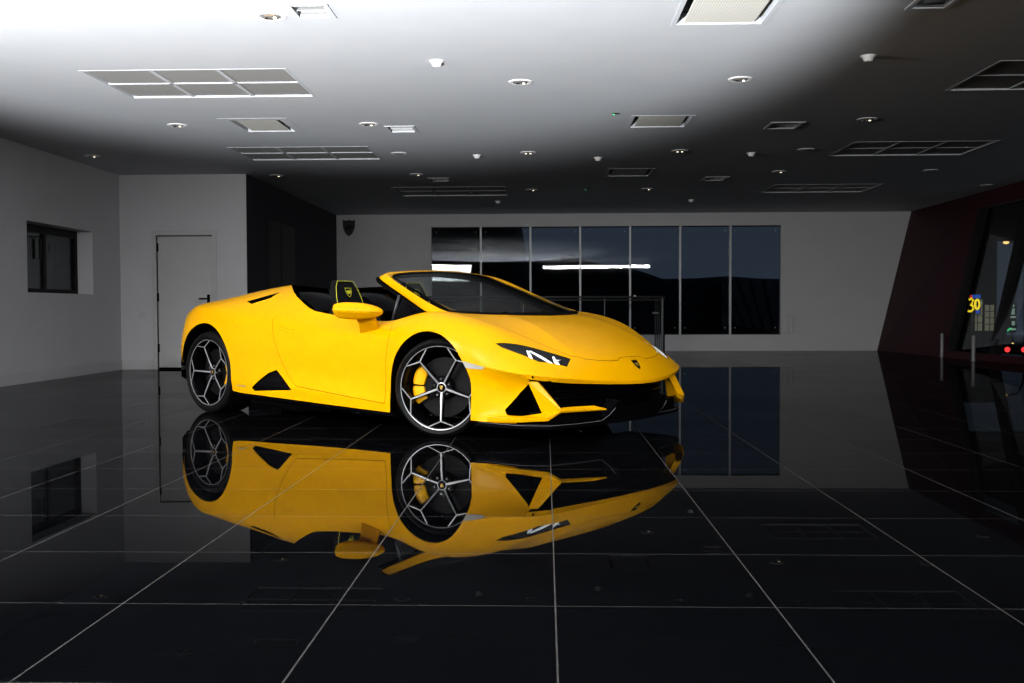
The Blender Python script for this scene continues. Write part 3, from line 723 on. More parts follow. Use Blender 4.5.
# seats
for sg in (1, -1):
    y0 = -sg * .38
    def ring(x, z, hw, dep, lean=.25):
        return [(x + dx, y0 + dy, z + dz) for dx, dy, dz in ((dep, -hw * .62, 0), (dep, hw * .62, 0), (dep + .045, hw, 0), (0, hw * 1.02, 0), (-.05, hw * .7, 0), (-.05, -hw * .7, 0), (0, -hw * 1.02, 0), (dep + .045, -hw, 0))]
    seat = MB().loft([ring(1.27, .34, .21, .05), ring(1.22, .50, .245, .05), ring(1.16, .68, .25, .05), ring(1.115, .80, .225, .05), ring(1.09, .875, .155, .045)]).build('seat', 'leather', car, smooth='auto')
    hr = MB().loft([[(x + d, y0 + w, z) for d, w in ((.035, -hw), (.035, hw), (-.05, hw * .9), (-.05, -hw * .9))] for x, z, hw in ((1.095, .86, .135), (1.065, .95, .125), (1.035, 1.03, .105), (1.02, 1.072, .082), (1.01, 1.082, .07))]).build('headrest', 'leather', seat, bevel=.008)
    pip = [(1.095 + .038, -.136, .87), (1.065 + .038, -.126, .95), (1.035 + .038, -.106, 1.03), (1.022 + .038, -.080, 1.076), (1.022 + .038, .080, 1.076), (1.035 + .038, .106, 1.03), (1.065 + .038, .126, .95), (1.095 + .038, .136, .87)]
    MB().tube([(a, y0 + b, c) for a, b, c in pip], .0028, 6).build('stitching', 'stitch', seat, smooth=True)
    badge(seat, (1.055 + .042, y0, .985), (0, 1, 0), (-.33, 0, 1), .078, .095, 'leather', 'stitch', 'headrest_shield')
    MB().loft([[(1.30, y0 - .22, .30), (1.30, y0 + .22, .30), (1.30, y0 + .23, .42), (1.30, y0 - .23, .42)], [(1.60, y0 - .24, .30), (1.60, y0 + .24, .30), (1.60, y0 + .25, .45), (1.60, y0 - .25, .45)], [(1.80, y0 - .22, .32), (1.80, y0 + .22, .32), (1.80, y0 + .22, .44), (1.80, y0 - .22, .44)]]).build('seat_cushion', 'leather', seat, bevel=.02)
# dashboard, console, steering wheel on the near side
MB().loft([CL([(x, s, z0), (x, s, z1), (x + .1, s, .30)]) for x, s, z0, z1 in ((2.05, .72, .62, .74), (2.02, .5, .62, .78), (2.02, .2, .62, .77), (2.02, -.2, .62, .77), (2.02, -.5, .62, .78), (2.05, -.72, .62, .74))]).build('dashboard_face', 'leather', car, smooth='auto')
MB().prism(CL([(2.05, .72, .740), (2.02, .5, .778), (2.02, -.5, .778), (2.05, -.72, .740), (2.42, -.70, .800), (2.60, -.60, .795), (2.74, -.30, .792), (2.76, 0, .792), (2.74, .30, .792), (2.60, .60, .795), (2.42, .70, .800)]), (0, 0, -.02)).build('dashboard', 'leather', car)
MB().tube(CL([(2.06, -.66, .762), (2.05, -.4, .796), (2.06, -.1, .80), (2.25, .1, .806), (2.55, .0, .812)]), .003, 6).build('dashboard_stitching', 'stitch', car, smooth=True)
sw = MB()
sw.tube([(1.80 + .12 * math.cos(t) * .35 - .0, -.38 + .165 * math.sin(t), .70 + .155 * math.cos(t)) for t in [2 * PI * k / 32 for k in range(32)]], .014, 8, closed=True)
for t in (0.5, -.5, PI): sw.tube([(1.83, -.38, .70), (1.80 + .042 * math.cos(t + PI / 2 * 0), -.38 + .16 * math.sin(t * 1.0 + (PI / 2 if abs(t) < 1 and t > 0 else (-PI / 2 if abs(t) < 1 else 0))), .70 + (.0 if abs(t) < 1 else -.15))], .012, 6)
sw.lathe([(0, 0), (.05, 0), (.055, .03), (0, .03)], 24, 'x', (1.81, -.38, .70))
sw.build('steering_wheel', 'black', car, smooth=True)
MB().prism(CL([(1.25, .10, .30), (2.05, .10, .30), (2.05, .10, .60), (1.75, .10, .50), (1.25, .10, .44)]), (0, .20, 0)).build('centre_console', 'leather', car, bevel=.01)
# small model script on the rear fender, too small to read in the photo: light strokes
m = MB()
for k in range(9):
    x = .402 + k * .0125
    m.box(x, x + .008, -.9485 + k * .0006, -.9465 + k * .0006, .247 - .0006 * k, .256 - .0006 * k)
m.build('fender_script', 'alloy', body)
# ------------------------------------------------------------------ room shell
ZC = 2.80; XL = -6.12; YD = 14.5; XS = -4.28; YF = 20.8; YB = -7.0
def wallmat(name, col, rough=0.85):
    m = principled(name, col, rough, 0, 0.25); return noisy(m, 3.0, 0.05, 0.05)
M['wall'] = wallmat('matt_grey_wall_paint', (.50, .50, .52))
M['ceil'] = wallmat('white_ceiling_paint', (.49, .51, .54))
M['wall_dark'] = wallmat('charcoal_and_wall_shade', (.035, .037, .045))  # shade of unlit walls put into the colour; also the emblem's charcoal
M['trimgrey'] = wallmat('grey_satin_trim', (.46, .46, .47), .5)
M['red'] = noisy(principled('dark_red_wall_paint', (.030, .0008, .005), .55, 0, .3), 5, .1, .05)
M['darkmetal'] = noisy(principled('dark_window_metal', (.006, .006, .007), .5, 0, .15), 60, .2)
M['mullion'] = noisy(principled('grey_aluminium', (.42, .43, .45), .45, .3), 60, .06)
M['steel'] = noisy(principled('brushed_steel', (.55, .56, .58), .35, .8), 120, .05)
M['bollard_steel'] = noisy(principled('satin_steel', (.22, .22, .23), .5, .5), 120, .05)
M['rail'] = noisy(principled('dark_steel', (.07, .072, .075), .5, .5), 120, .05)
M['reveal'] = noisy(principled('shadow_gap_grey', (.16, .16, .165), .6), 60, .05)
M['whiteplastic'] = noisy(principled('white_plastic', (.80, .80, .80), .45), 60, .03)
M['grille'] = noisy(principled('grey_diffuser_panel', (.29, .29, .285), .6, 0, .3), 200, .05)
M['lampglow'] = principled('warm_lamp', (1, .9, .7), .4, emit=(1.0, .88, .62), estr=1.6)
M['facadeglass'] = glassmat('facade_glass', (.85, .88, .90), .3, 1.35)
M['windowglass'] = glassmat('window_glass', (.80, .84, .88), 1.0, 1.5)

# polished black tiles with pale joints
def floor_material():
    m = bpy.data.materials.new('polished_black_tiles'); m.use_nodes = True; nt = m.node_tree; nt.nodes.clear()
    N = nt.nodes.new; L = nt.links.new
    out = N('ShaderNodeOutputMaterial'); tc = N('ShaderNodeTexCoord'); sx = N('ShaderNodeSeparateXYZ'); L(tc.outputs['Object'], sx.inputs[0])
    def math_(op, a, b=None, c=None):
        n = N('ShaderNodeMath'); n.operation = op
        for i, v in enumerate((a, b, c)):
            if v is None: continue
            if isinstance(v, (int, float)): n.inputs[i].default_value = v
            else: L(v, n.inputs[i])
        return n.outputs[0]
    S = .6233
    def joint(sock, off, w):
        t = math_('DIVIDE', math_('SUBTRACT', sock, off), S); f = math_('FRACT', math_('ADD', t, 100.5))
        return math_('LESS_THAN', math_('ABSOLUTE', math_('SUBTRACT', f, .5)), w / S / 2), math_('FLOOR', math_('ADD', t, 100.0))
    jx, ix = joint(sx.outputs['X'], .0265, .0046); jy, iy = joint(sx.outputs['Y'], 2.874, .0040)
    cv = N('ShaderNodeCombineXYZ'); L(ix, cv.inputs[0]); L(iy, cv.inputs[1])
    wn_ = N('ShaderNodeTexWhiteNoise'); wn_.noise_dimensions = '2D'; L(cv.outputs[0], wn_.inputs['Vector'])
    # tiles: a near-black body under a polish whose mirror strength climbs steeply towards grazing view
    body_ = N('ShaderNodeBsdfDiffuse'); body_.inputs[0].default_value = (.0012, .0013, .0016, 1)
    gl = N('ShaderNodeBsdfGlossy'); gl.inputs[0].default_value = (1, 1, 1, 1); gl.inputs['Roughness'].default_value = .012
    ns = N('ShaderNodeTexNoise'); ns.inputs['Scale'].default_value = 1.1; ns.inputs['Detail'].default_value = 2; L(tc.outputs['Object'], ns.inputs['Vector'])
    bp = N('ShaderNodeBump'); bp.inputs['Strength'].default_value = .03; bp.inputs['Distance'].default_value = .01; L(ns.outputs['Fac'], bp.inputs['Height'])
    L(bp.outputs[0], gl.inputs['Normal'])
    lw = N('ShaderNodeLayerWeight'); lw.inputs[0].default_value = .5
    fc = N('ShaderNodeFloatCurve'); c = fc.mapping.curves[0]
    pts = [(0, .0015), (.64, .002), (.70, .005), (.735, .022), (.76, .10), (.80, .20), (.85, .24), (.90, .30), (1, .50)]
    while len(c.points) < len(pts): c.points.new(.5, .5)
    for p, q in zip(c.points, pts): p.location = q
    for p in c.points: p.handle_type = 'AUTO_CLAMPED'
    fc.mapping.update(); L(lw.outputs['Facing'], fc.inputs['Value'])
    var = math_('ADD', .94, math_('MULTIPLY', wn_.outputs['Value'], .12))
    fac = math_('MULTIPLY', fc.outputs[0], var)
    tile = N('ShaderNodeMixShader'); L(fac, tile.inputs[0]); L(body_.outputs[0], tile.inputs[1]); L(gl.outputs[0], tile.inputs[2])
    jd = N('ShaderNodeBsdfDiffuse'); jd.inputs[0].default_value = (.036, .034, .032, 1)
    jg = N('ShaderNodeBsdfGlossy'); jg.inputs[0].default_value = (.22, .22, .22, 1); jg.inputs['Roughness'].default_value = .35
    jm = N('ShaderNodeMixShader'); jm.inputs[0].default_value = .25; L(jd.outputs[0], jm.inputs[1]); L(jg.outputs[0], jm.inputs[2])
    mx = N('ShaderNodeMixShader'); L(math_('MAXIMUM', jx, math_('MULTIPLY', jy, .75)), mx.inputs[0]); L(tile.outputs[0], mx.inputs[1]); L(jm.outputs[0], mx.inputs[2])
    L(mx.outputs[0], out.inputs[0])
    return m
M['floor'] = floor_material()
tag(MB().box(-7.2, 8.6, YB, 21.2, -.06, 0).build('floor', 'floor'), kind='structure')

def holed(name, mat, a0, a1, b0, b1, holes, place, thick, parent=None):
    """slab with rectangular holes; place(a, b, d) maps slab coordinates to the world"""
    A = sorted({a0, a1} | {h[0] for h in holes} | {h[1] for h in holes}); B = sorted({b0, b1} | {h[2] for h in holes} | {h[3] for h in holes})
    m = MB()
    def solid(i, j):
        if i < 0 or j < 0 or i >= len(A) - 1 or j >= len(B) - 1: return False
        ca = (A[i] + A[i + 1]) / 2; cb = (B[j] + B[j + 1]) / 2
        return not any(h[0] < ca < h[1] and h[2] < cb < h[3] for h in holes)
    for i in range(len(A) - 1):
        for j in range(len(B) - 1):
            if not solid(i, j): continue
            c = [(A[i], B[j]), (A[i + 1], B[j]), (A[i + 1], B[j + 1]), (A[i], B[j + 1])]
            m.add([place(a, b, 0) for a, b in c], [(0, 1, 2, 3)]); m.add([place(a, b, thick) for a, b in c], [(0, 3, 2, 1)])
            for (di, dj, e) in ((-1, 0, (3, 0)), (1, 0, (1, 2)), (0, -1, (0, 1)), (0, 1, (2, 3))):
                if not solid(i + di, j + dj):
                    p, q = c[e[0]], c[e[1]]; m.add([place(*p, 0), place(*q, 0), place(*q, thick), place(*p, thick)], [(0, 1, 2, 3)])
    o = obj(name, m.v, m.f, mat, parent)
    bm = bmesh.new(); bm.from_mesh(o.data); bmesh.ops.remove_doubles(bm, verts=bm.verts, dist=1e-5); bmesh.ops.recalc_face_normals(bm, faces=bm.faces); bm.to_mesh(o.data); bm.free()
    return o
# ceiling with the recesses of its light fittings
BIG = [(-3.79, -2.10, 8.23, 9.31), (-3.81, -2.12, 12.15, 13.20), (3.60, 5.28, 8.23, 9.33), (3.63, 5.30, 12.13, 13.22), (-2.44, -.64, 16.20, 17.45), (3.62, 5.30, 16.20, 17.30)]
SQ = [(-3.24, -2.72, 10.42, 11.09), (.90, 1.48, 6.45, 7.09), (.91, 1.49, 10.41, 11.03), (.91, 1.50, 14.28, 15.03)]
SM = [(-1.64, -1.41, 6.53, 6.80), (-1.69, -1.41, 10.84, 11.19), (2.39, 2.70, 10.82, 11.18), (2.37, 2.60, 6.45, 6.77), (-1.72, -1.44, 15.1, 15.45), (2.39, 2.70, 15.2, 15.6)]
tag(holed('ceiling', 'ceil', -7.2, 8.6, YB, 21.2, BIG + SQ + SM, lambda a, b, d: (a, b, ZC + d), .10), kind='structure')
# walls
WIN = (11.86, 13.61, 1.07, 1.92)
tag(holed('wall_left', 'wall', YB, YD + .2, 0, ZC, [WIN], lambda a, b, d: (XL - d, a, b), .30), kind='structure')
tag(holed('wall_door', 'wall', XL - .3, XS, 0, ZC, [(-5.59, -4.78, -1, 1.93)], lambda a, b, d: (a, YD + d, b), .20), kind='structure')
tag(holed('wall_side', 'wall_dark', YD + .004, YF, 0, ZC, [], lambda a, b, d: (XS + .004 - d, a, b), .18), kind='structure')  # unlit passage wall, its shade is put into the dark colour
FW = (-2.33, 4.765, .33, 2.54)
tag(holed('wall_back', 'wall', XS - .2, 8.2, 0, ZC, [FW], lambda a, b, d: (a, YF + d, b), .14), kind='structure')
tag(holed('wall_behind', 'wall_dark', -7.0, 8.4, 0, ZC, [], lambda a, b, d: (a, YB - d, b), .2), kind='structure')
tag(MB().box(XL, XL + .018, YB, YD, 0, .13).box(XL, XL + .012, YB, YD, .13, .142).build('baseboard_left', 'trimgrey'), kind='structure')
tag(MB().box(XL, -5.66, YD - .018, YD, 0, .13).box(XL, -5.66, YD - .012, YD, .13, .142).box(-4.71, XS, YD - .018, YD, 0, .13).build('baseboard_door', 'trimgrey'), kind='structure')
# left window in its deep reveal: dark frame and pane
w1 = MB()
for a in ((11.86, 11.93, 1.07, 1.92), (13.54, 13.61, 1.07, 1.92)): w1.box(XL - .26, XL - .21, a[0], a[1], a[2], a[3])
w1.box(XL - .26, XL - .21, 11.93, 13.54, 1.07, 1.13); w1.box(XL - .26, XL - .21, 11.93, 13.54, 1.83, 1.92); w1.box(XL - .255, XL - .215, 12.70, 12.76, 1.13, 1.83)
w1 = tag(w1.build('window_1', 'darkmetal'), kind='structure')
MB().box(XL - .245, XL - .235, 11.93, 13.54, 1.13, 1.83).build('pane', 'facadeglass', w1)
MB().box(XL - .30, XL - .28, 11.8, 13.7, 1.0, 2.0).build('pane_backing', 'black', w1)  # black sheet put behind the pane to keep it near-black
MB().box(XL - .21, XL - .19, 12.56, 12.60, 1.50, 1.75).build('window_handle', 'darkmetal', w1)
# left door: leaf, frame, hinges, lever, black gap below
dr = tag(MB().box(-5.583, -4.787, YD + .03, YD + .075, .03, 1.915).build('door_1', 'trimgrey'), kind='structure')
MB().box(-5.655, -5.59, YD - .014, YD + .10, 0, 1.995).box(-4.78, -4.715, YD - .014, YD + .10, 0, 1.995).box(-5.59, -4.78, YD - .014, YD + .10, 1.93, 1.995).build('door_frame', 'trimgrey', dr, bevel=.004)
for z in (.25, .98, 1.70): MB().box(-5.592, -5.572, YD - .006, YD + .03, z, z + .12).build('hinge', 'black', dr)
MB().box(-5.59, -4.78, YD + .03, YD + .09, 0, .028).build('gap_shade_strip', 'black', dr)  # black strip standing in for the shade of the gap under the leaf
hm = MB(); hm.box(-4.87, -4.83, YD + .018, YD + .03, .92, 1.08); hm.tube([(-4.85, YD + .03, 1.02), (-4.85, YD - .03, 1.02), (-4.97, YD - .03, 1.02)], .010, 8)
hm.build('door_handle', 'black', dr)
MB().box(-5.59, -5.565, YD + .05, YD + .09, .03, 1.93).box(-4.80, -4.78, YD + .05, YD + .09, .03, 1.93).build('door_rebate', 'reveal', dr)
# wall socket beside the door
so = MB().box(-5.86, -5.77, YD - .012, YD, .74, .83).build('wall_socket', 'trimgrey', bevel=.002)
tag(so, 'small grey socket plate on the wall left of the grey door', 'socket')

# back window: dark panes between slim aluminium bars
w2 = MB(); w2.box(FW[0], FW[1], YF + .04, YF + .09, FW[2] - .0, FW[2] + .02); w2.box(FW[0], FW[1], YF + .04, YF + .09, FW[3] - .02, FW[3])
w2 = tag(w2.build('window_2', 'darkmetal'), kind='structure')
PW = (FW[1] - FW[0]) / 7
for k in range(7):
    x0 = FW[0] + k * PW
    g = MB().box(x0 + .005, x0 + PW - .005, YF + .055, YF + .065, FW[2] + .01, FW[3] - .01).build('pane', 'windowglass', w2)
    for fx in (.10, PW - .10):
        for z in (FW[2] + .14, FW[3] - .10):
            MB().lathe([(0, -.012), (.011, -.012), (.013, 0)], 12, 'y', (x0 + fx, YF + .055, z)).build('glass_fixing', 'steel', g, smooth=True)
for k in range(1, 7):
    x0 = FW[0] + k * PW
    MB().box(x0 - .020, x0 + .020, YF + .005, YF + .055, FW[2], FW[3]).build('mullion', 'mullion', w2, bevel=.003)
# shield emblem on the back wall and faint holder near its right end
cs = np.array((-4.02, YF - .012, 2.53))
sh = MB().prism([cs + np.array((a, 0, d)) for a, d in shield(.26, .34)], (0, .012, 0)).build('wall_emblem', 'wall_dark')
MB().prism([cs + np.array((a * .24, -.004, d * .30)) for a, d in BULL], (0, .004, 0)).build('bull_emblem', 'darkmetal', sh)
tag(sh, 'dark bull shield emblem high on the far grey wall, in its left corner', 'emblem')
bk = MB().box(4.86, 5.06, YF - .05, YF, .70, .73).box(4.90, 4.93, YF - .03, YF, .36, .70).box(5.0, 5.03, YF - .03, YF, .36, .70).box(4.86, 5.06, YF - .05, YF, .34, .37).build('wall_bracket', 'wall', bevel=.004)
tag(bk, 'small grey wall bracket just right of the far window', 'bracket')

# dark glossy panels on the side passage wall
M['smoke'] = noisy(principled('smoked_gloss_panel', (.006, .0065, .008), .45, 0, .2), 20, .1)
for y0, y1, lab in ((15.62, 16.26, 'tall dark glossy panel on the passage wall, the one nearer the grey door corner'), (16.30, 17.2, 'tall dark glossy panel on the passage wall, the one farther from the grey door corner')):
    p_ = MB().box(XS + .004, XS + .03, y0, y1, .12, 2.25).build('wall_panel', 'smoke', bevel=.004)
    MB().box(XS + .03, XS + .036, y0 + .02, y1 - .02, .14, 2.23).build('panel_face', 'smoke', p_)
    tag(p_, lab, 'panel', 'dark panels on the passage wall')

# balustrade in front of the back window
YR = 19.0
br = MB(); br.tube([(-2.40, YR, 1.09), (2.20, YR, 1.075)], .022, 10)
br = br.build('balustrade', 'rail', smooth=True); tag(br, 'steel and glass balustrade with round handrail standing before the far dark window', 'balustrade')
MB().tube([(-2.40, YR, 1.035), (2.20, YR, 1.02)], .014, 8).build('lower_rail', 'rail', br, smooth=True)
MB().tube([(2.20, YR, 1.075), (2.20, YF - .1, 1.075)], .022, 10).build('return_rail', 'rail', br, smooth=True)
for x in (-2.38, -1.2, 0, 1.1): MB().box(x - .008, x + .008, YR - .03, YR + .03, 0, 1.05).build('post', 'rail', br)
for y in (YR, YR + .03): MB().box(2.155 + (y - YR) * 1.2, 2.185 + (y - YR) * 1.2, y - .015, y + .012, 0, 1.07).build('end_post', 'rail' if y == YR else 'black', br)
for k in range(4): MB().tube([(2.20, YR + .42 + k * .36, 0), (2.20, YR + .42 + k * .36, 1.06)], .012, 8).build('baluster', 'rail', br, smooth=True)
for a, b in ((-2.36, -1.22), (-1.18, -.02), (.02, 1.08), (1.12, 2.15)): MB().box(a, b, YR - .005, YR + .005, .08, 1.0).build('glass_panel', 'lens', br)
for z in (.78,): MB().box(1.98, 2.10, YR - .03, YR - .01, z - .02, z + .02).build('glass_clamp', 'rail', br, bevel=.004)
MB().lathe([(0, .03), (.022, .02), (.026, 0), (0, 0)], 14, 'z', (1.66, YR, 1.085)).build('rail_stud', 'whiteplastic', br, smooth=True)

# ------------------------------------------------------------------ leaning facade on the right
BX = lambda y: 6.70 + (20.8 - y) * .072          # foot of the facade
TX = lambda y: 7.36 - (20.8 - y) * .006          # head of the facade
def fac(y, z, d=0): return (BX(y) + (TX(y) - BX(y)) * z / ZC + d, y, z)
def fquad(m, yb0, yb1, yt0, yt1, z0, z1, th=.12, d=0.0):
    """strip between two slanting lines; yb* at floor level, yt* at ceiling level"""
    f = lambda yb, yt, z: yb + (yt - yb) * z / ZC
    c = [(f(yb0, yt0, z0), z0), (f(yb1, yt1, z0), z0), (f(yb1, yt1, z1), z1), (f(yb0, yt0, z1), z1)]
    m.add([fac(y, z, d) for y, z in c] + [fac(y, z, d + th) for y, z in c], [(0, 1, 2, 3), (4, 7, 6, 5), (0, 4, 5, 1), (1, 5, 6, 2), (2, 6, 7, 3), (3, 7, 4, 0)])
    return m
rw = MB(); fquad(rw, 20.8, 17.85, 20.8, 17.34, 0, ZC, .04); fquad(rw, 17.34, YB, 17.34, YB, 2.52, ZC, .04); fquad(rw, 17.85, YB, 17.82, YB, 0, .12, .04)
rw = tag(rw.build('wall_right', 'red'), kind='structure')
w3 = MB()
spans = [(17.85, 17.38), (16.41, 15.76), (14.9, 13.9), (13.4, 12.4), (11.6, 10.6), (9.6, 8.6), (7.4, 6.4), (5.0, 4.0), (2.5, 1.5), (-.5, -1.5), (-3.5, -4.5)]
w3 = None
for k, (yb, yt) in enumerate(spans):
    wd = .28 + .03 * (k == 1); m = fquad(MB(), yb, yb - wd, yt, yt - wd - .10 * (k == 1), .12, 2.52, .045, -.01)
    if w3 is None: w3 = tag(m.build('window_3', 'darkmetal'), kind='structure')
    else: m.build('slanted_mullion', 'darkmetal', w3)
fquad(MB(), 17.7, YB, 17.2, YB, .12, 2.52, .01, .06).build('pane', 'facadeglass', w3)

# two slim steel bollards near the facade
for i, (x, y, lab) in enumerate(((6.90, 17.95, 'slim steel bollard by the dark red wall, the farther of two'), (6.86, 16.55, 'slim steel bollard by the slanting windows, the nearer of two'))):
    b = MB().lathe([(0, 0), (.032, 0), (.032, .40), (.028, .41), (0, .41)], 20, 'z', (x, y, 0)).build('bollard', 'bollard_steel', smooth='auto')
    MB().lathe([(.032, .004), (.046, .004), (.046, .014), (.032, .014)], 20, 'z', (x, y, 0)).build('foot_ring', 'bollard_steel', b, smooth='auto')
    tag(b, lab, 'bollard', 'steel bollards by the right facade')

# ------------------------------------------------------------------ ceiling fittings
def frame_ring(m, x0, x1, y0, y1, w, z0, z1):
    m.box(x0 - w, x0, y0 - w, y1 + w, z0, z1); m.box(x1, x1 + w, y0 - w, y1 + w, z0, z1); m.box(x0, x1, y0 - w, y0, z0, z1); m.box(x0, x1, y1, y1 + w, z0, z1); return m
big_lab = ['large pale six-pane ceiling light panel, nearest on the left', 'large dark six-pane ceiling panel above the grey door area, left', 'large dark ceiling panel cut by the right edge of the picture', 'large dark ceiling panel at mid depth on the right', 'large dark ceiling panel deep in the room over the far wall, left of centre', 'faint dark ceiling panel deepest on the right']
for (x0, x1, y0, y1), lab in zip(BIG, big_lab):
    m = MB(); frame_ring(m, x0 + .015, x1 - .015, y0 + .015, y1 - .015, .022, ZC - .003, ZC + .10)
    f = m.build('ceiling_light_panel', 'ceil'); tag(f, lab, 'ceiling panel', 'large six-pane ceiling panels')
    MB().box(x0, x1, y0, y1, ZC + .10, ZC + .11).build('tray', 'grille', f)
    cw = (x1 - x0 - .03) / 3; ch = (y1 - y0 - .03) / 2
    for i in range(3):
        for j in range(2):
            a = x0 + .015 + i * cw; b = y0 + .015 + j * ch
            MB().box(a + .02, a + cw - .02, b + .015, b + ch - .015, ZC + .012, ZC + .024).build('diffuser_pane', 'grille', f, bevel=.004)
    for i in (1, 2): MB().box(x0 + .015 + i * cw - .018, x0 + .015 + i * cw + .018, y0, y1, ZC + .004, ZC + .05).build('crossbar', 'ceil', f)
    MB().box(x0, x1, y0 + .015 + ch - .013, y0 + .015 + ch + .013, ZC + .004, ZC + .05).build('crossbar', 'ceil', f)
def perforated():
    m = principled('perforated_white_panel', (.62, .61, .56), .6, 0, .3); nt = m.node_tree; b = nt.nodes['Principled BSDF']
    tc = nt.nodes.new('ShaderNodeTexCoord'); v = nt.nodes.new('ShaderNodeTexVoronoi'); v.inputs['Scale'].default_value = 55; v.inputs['Randomness'].default_value = 0
    r = nt.nodes.new('ShaderNodeValToRGB'); r.color_ramp.elements[0].position = .25; r.color_ramp.elements[0].color = (.30, .29, .26, 1); r.color_ramp.elements[1].position = .34; r.color_ramp.elements[1].color = (.66, .65, .60, 1)
    nt.links.new(tc.outputs['Object'], v.inputs['Vector']); nt.links.new(v.outputs['Distance'], r.inputs[0]); nt.links.new(r.outputs[0], b.inputs['Base Color']); return m
M['perf'] = perforated()
sq_lab = ['square ceiling air grille between the two large left panels', 'perforated square ceiling grille at the top edge of the picture', 'square ceiling air grille over the bonnet at mid depth', 'square ceiling air grille farthest back, in line with two others']
for (x0, x1, y0, y1), lab in zip(SQ, sq_lab):
    m = MB(); frame_ring(m, x0, x1, y0, y1, .10 if x0 < 0 else .035, ZC - .003, ZC)
    f = m.build('air_grille', 'ceil', bevel=.002); tag(f, lab, 'air grille', 'square air grilles in the ceiling')
    MB().box(x0 + .01, x1 - .01, y0 + .01, y1 - .01, ZC + .075, ZC + .085).build('plenum', 'black', f)
    MB().box(x0 + .05, x1 - .05, y0 + .02, y1 - .02, ZC + .004, ZC + .016).build('grille_plate', 'perf', f, bevel=.003)
sm_lab = ['small square ceiling vent beside a downlight at the top left', 'small square ceiling vent beside the second downlight row, left of centre', 'small square ceiling vent at mid depth on the right', 'small square ceiling vent at the top right edge', 'small square ceiling vent deep in the room, left of centre', 'small square ceiling vent deep in the room, right of centre']
for (x0, x1, y0, y1), lab in zip(SM, sm_lab):
    m = MB(); frame_ring(m, x0 + .012, x1 - .012, y0 + .012, y1 - .012, .035, ZC - .008, ZC)
    f = m.build('ceiling_vent', 'ceil', bevel=.002); tag(f, lab, 'ceiling vent', 'small square vents in the ceiling')
    MB().box(x0, x1, y0, y1, ZC + .05, ZC + .06).build('vent_back', 'black', f)
    for k in range(3):
        yy = y0 + .04 + k * (y1 - y0 - .08) / 2.0
        MB().add([(x0 + .02, yy, ZC + .004), (x1 - .02, yy, ZC + .004), (x1 - .02, yy + .05, ZC + .04), (x0 + .02, yy + .05, ZC + .04), (x0 + .02, yy, ZC), (x1 - .02, yy, ZC), (x1 - .02, yy + .053, ZC + .038), (x0 + .02, yy + .053, ZC + .038)], [(0, 1, 2, 3), (4, 7, 6, 5), (0, 4, 5, 1), (1, 5, 6, 2), (2, 6, 7, 3), (3, 7, 4, 0)]).build('slat', 'whiteplastic', f)
DL = [(-1.82, 6.77, 'round downlight beside a small vent at the top left', 1), (-3.87, 10.66, 'round downlight on the left between the pale panel and the dark panel', 1), (-5.70, 12.70, 'round downlight above the left wall window', 1), (-3.88, 14.67, 'round downlight over the corner right of the grey door', 1),
      (-1.85, 10.70, 'round downlight left of a small vent, above the car tail', 1), (-.21, 8.80, 'round downlight nearest the centre of the ceiling', 1), (-.21, 12.72, 'glowing round downlight straight behind the central one', 2), (1.66, 12.68, 'glowing round downlight above the far balustrade end', 2),
      (-1.82, 12.70, 'dim round downlight right of the dark left panel', 0), (1.66, 8.78, 'round downlight right of centre at the edge of the bright ceiling', 1), (3.32, 10.68, 'round downlight on the right ahead of the dark panel', 1), (5.45, 14.65, 'round downlight behind the dark right panel', 0), (7.0, 16.45, 'round downlight close to the dark red wall head', 0),
      (-1.85, 14.66, 'small-looking round downlight over the cockpit, left of centre', 1), (-.22, 16.64, 'small-looking round downlight deep in the room at the centre', 1), (1.65, 16.63, 'small-looking round downlight deep in the room, right of the central one', 1), (3.32, 14.65, 'small-looking round downlight deep on the right', 1), (3.20, 12.66, 'dark unlit round downlight on the right, before the large panel', 0)]
M['reflector'] = noisy(principled('downlight_reflector', (.75, .74, .70), .25, .8), 60, .05)
for x, y, lab, lit in DL:
    d = MB().lathe([(.066, .020), (.072, -.006), (.085, -.010), (.100, -.006), (.104, 0.0), (.066, .0)], 32, 'z', (x, y, ZC)).build('downlight', 'whiteplastic', smooth='auto')
    tag(d, lab, 'downlight', 'round ceiling downlights')
    MB().lathe([(.070, -.004), (.055, -.012), (.030, -.014), (0, -.014)], 28, 'z', (x, y, ZC)).build('reflector', 'reflector' if lit else 'grille', d, smooth=True)
    if lit:
        for k in (-1, 1): MB().lathe([(0, -.022), (.010, -.020), (.013, -.014), (.0, -.012)], 12, 'z', (x + k * .028, y, ZC)).build('lamp', 'lampglow' if (lit == 2 or k > 0) else 'black', d, smooth=True)
DT = [(-.85, 8.04, 'white ceiling detector with a wing of shadow on each side, nearest of all'), (-.86, 12.90, 'white ceiling detector at mid depth, left of the central glowing downlight'), (.68, 13.19, 'small ceiling detector right of the central glowing downlight'), (2.50, 8.03, 'white ceiling detector on the right where the ceiling turns dark'), (2.58, 12.91, 'white ceiling detector at mid depth on the right'), (-.85, 18.33, 'tiny ceiling detector near the far wall, left'), (2.60, 18.31, 'tiny ceiling detector near the far wall, right')]
for x, y, lab in DT:
    d = MB().lathe([(.048, 0), (.048, -.012), (.040, -.018), (.034, -.036), (.026, -.044), (0, -.046)], 28, 'z', (x, y, ZC)).build('ceiling_detector', 'whiteplastic', smooth='auto')
    MB().lathe([(.058, 0), (.058, -.006), (.046, -.008)], 28, 'z', (x, y, ZC)).build('mounting_plate', 'whiteplastic', d, smooth='auto')
    tag(d, lab, 'detector', 'white ceiling detectors')
M['green'] = principled('green_indicator', (.02, .6, .15), .4, emit=(.05, 1.0, .30), estr=1.0)
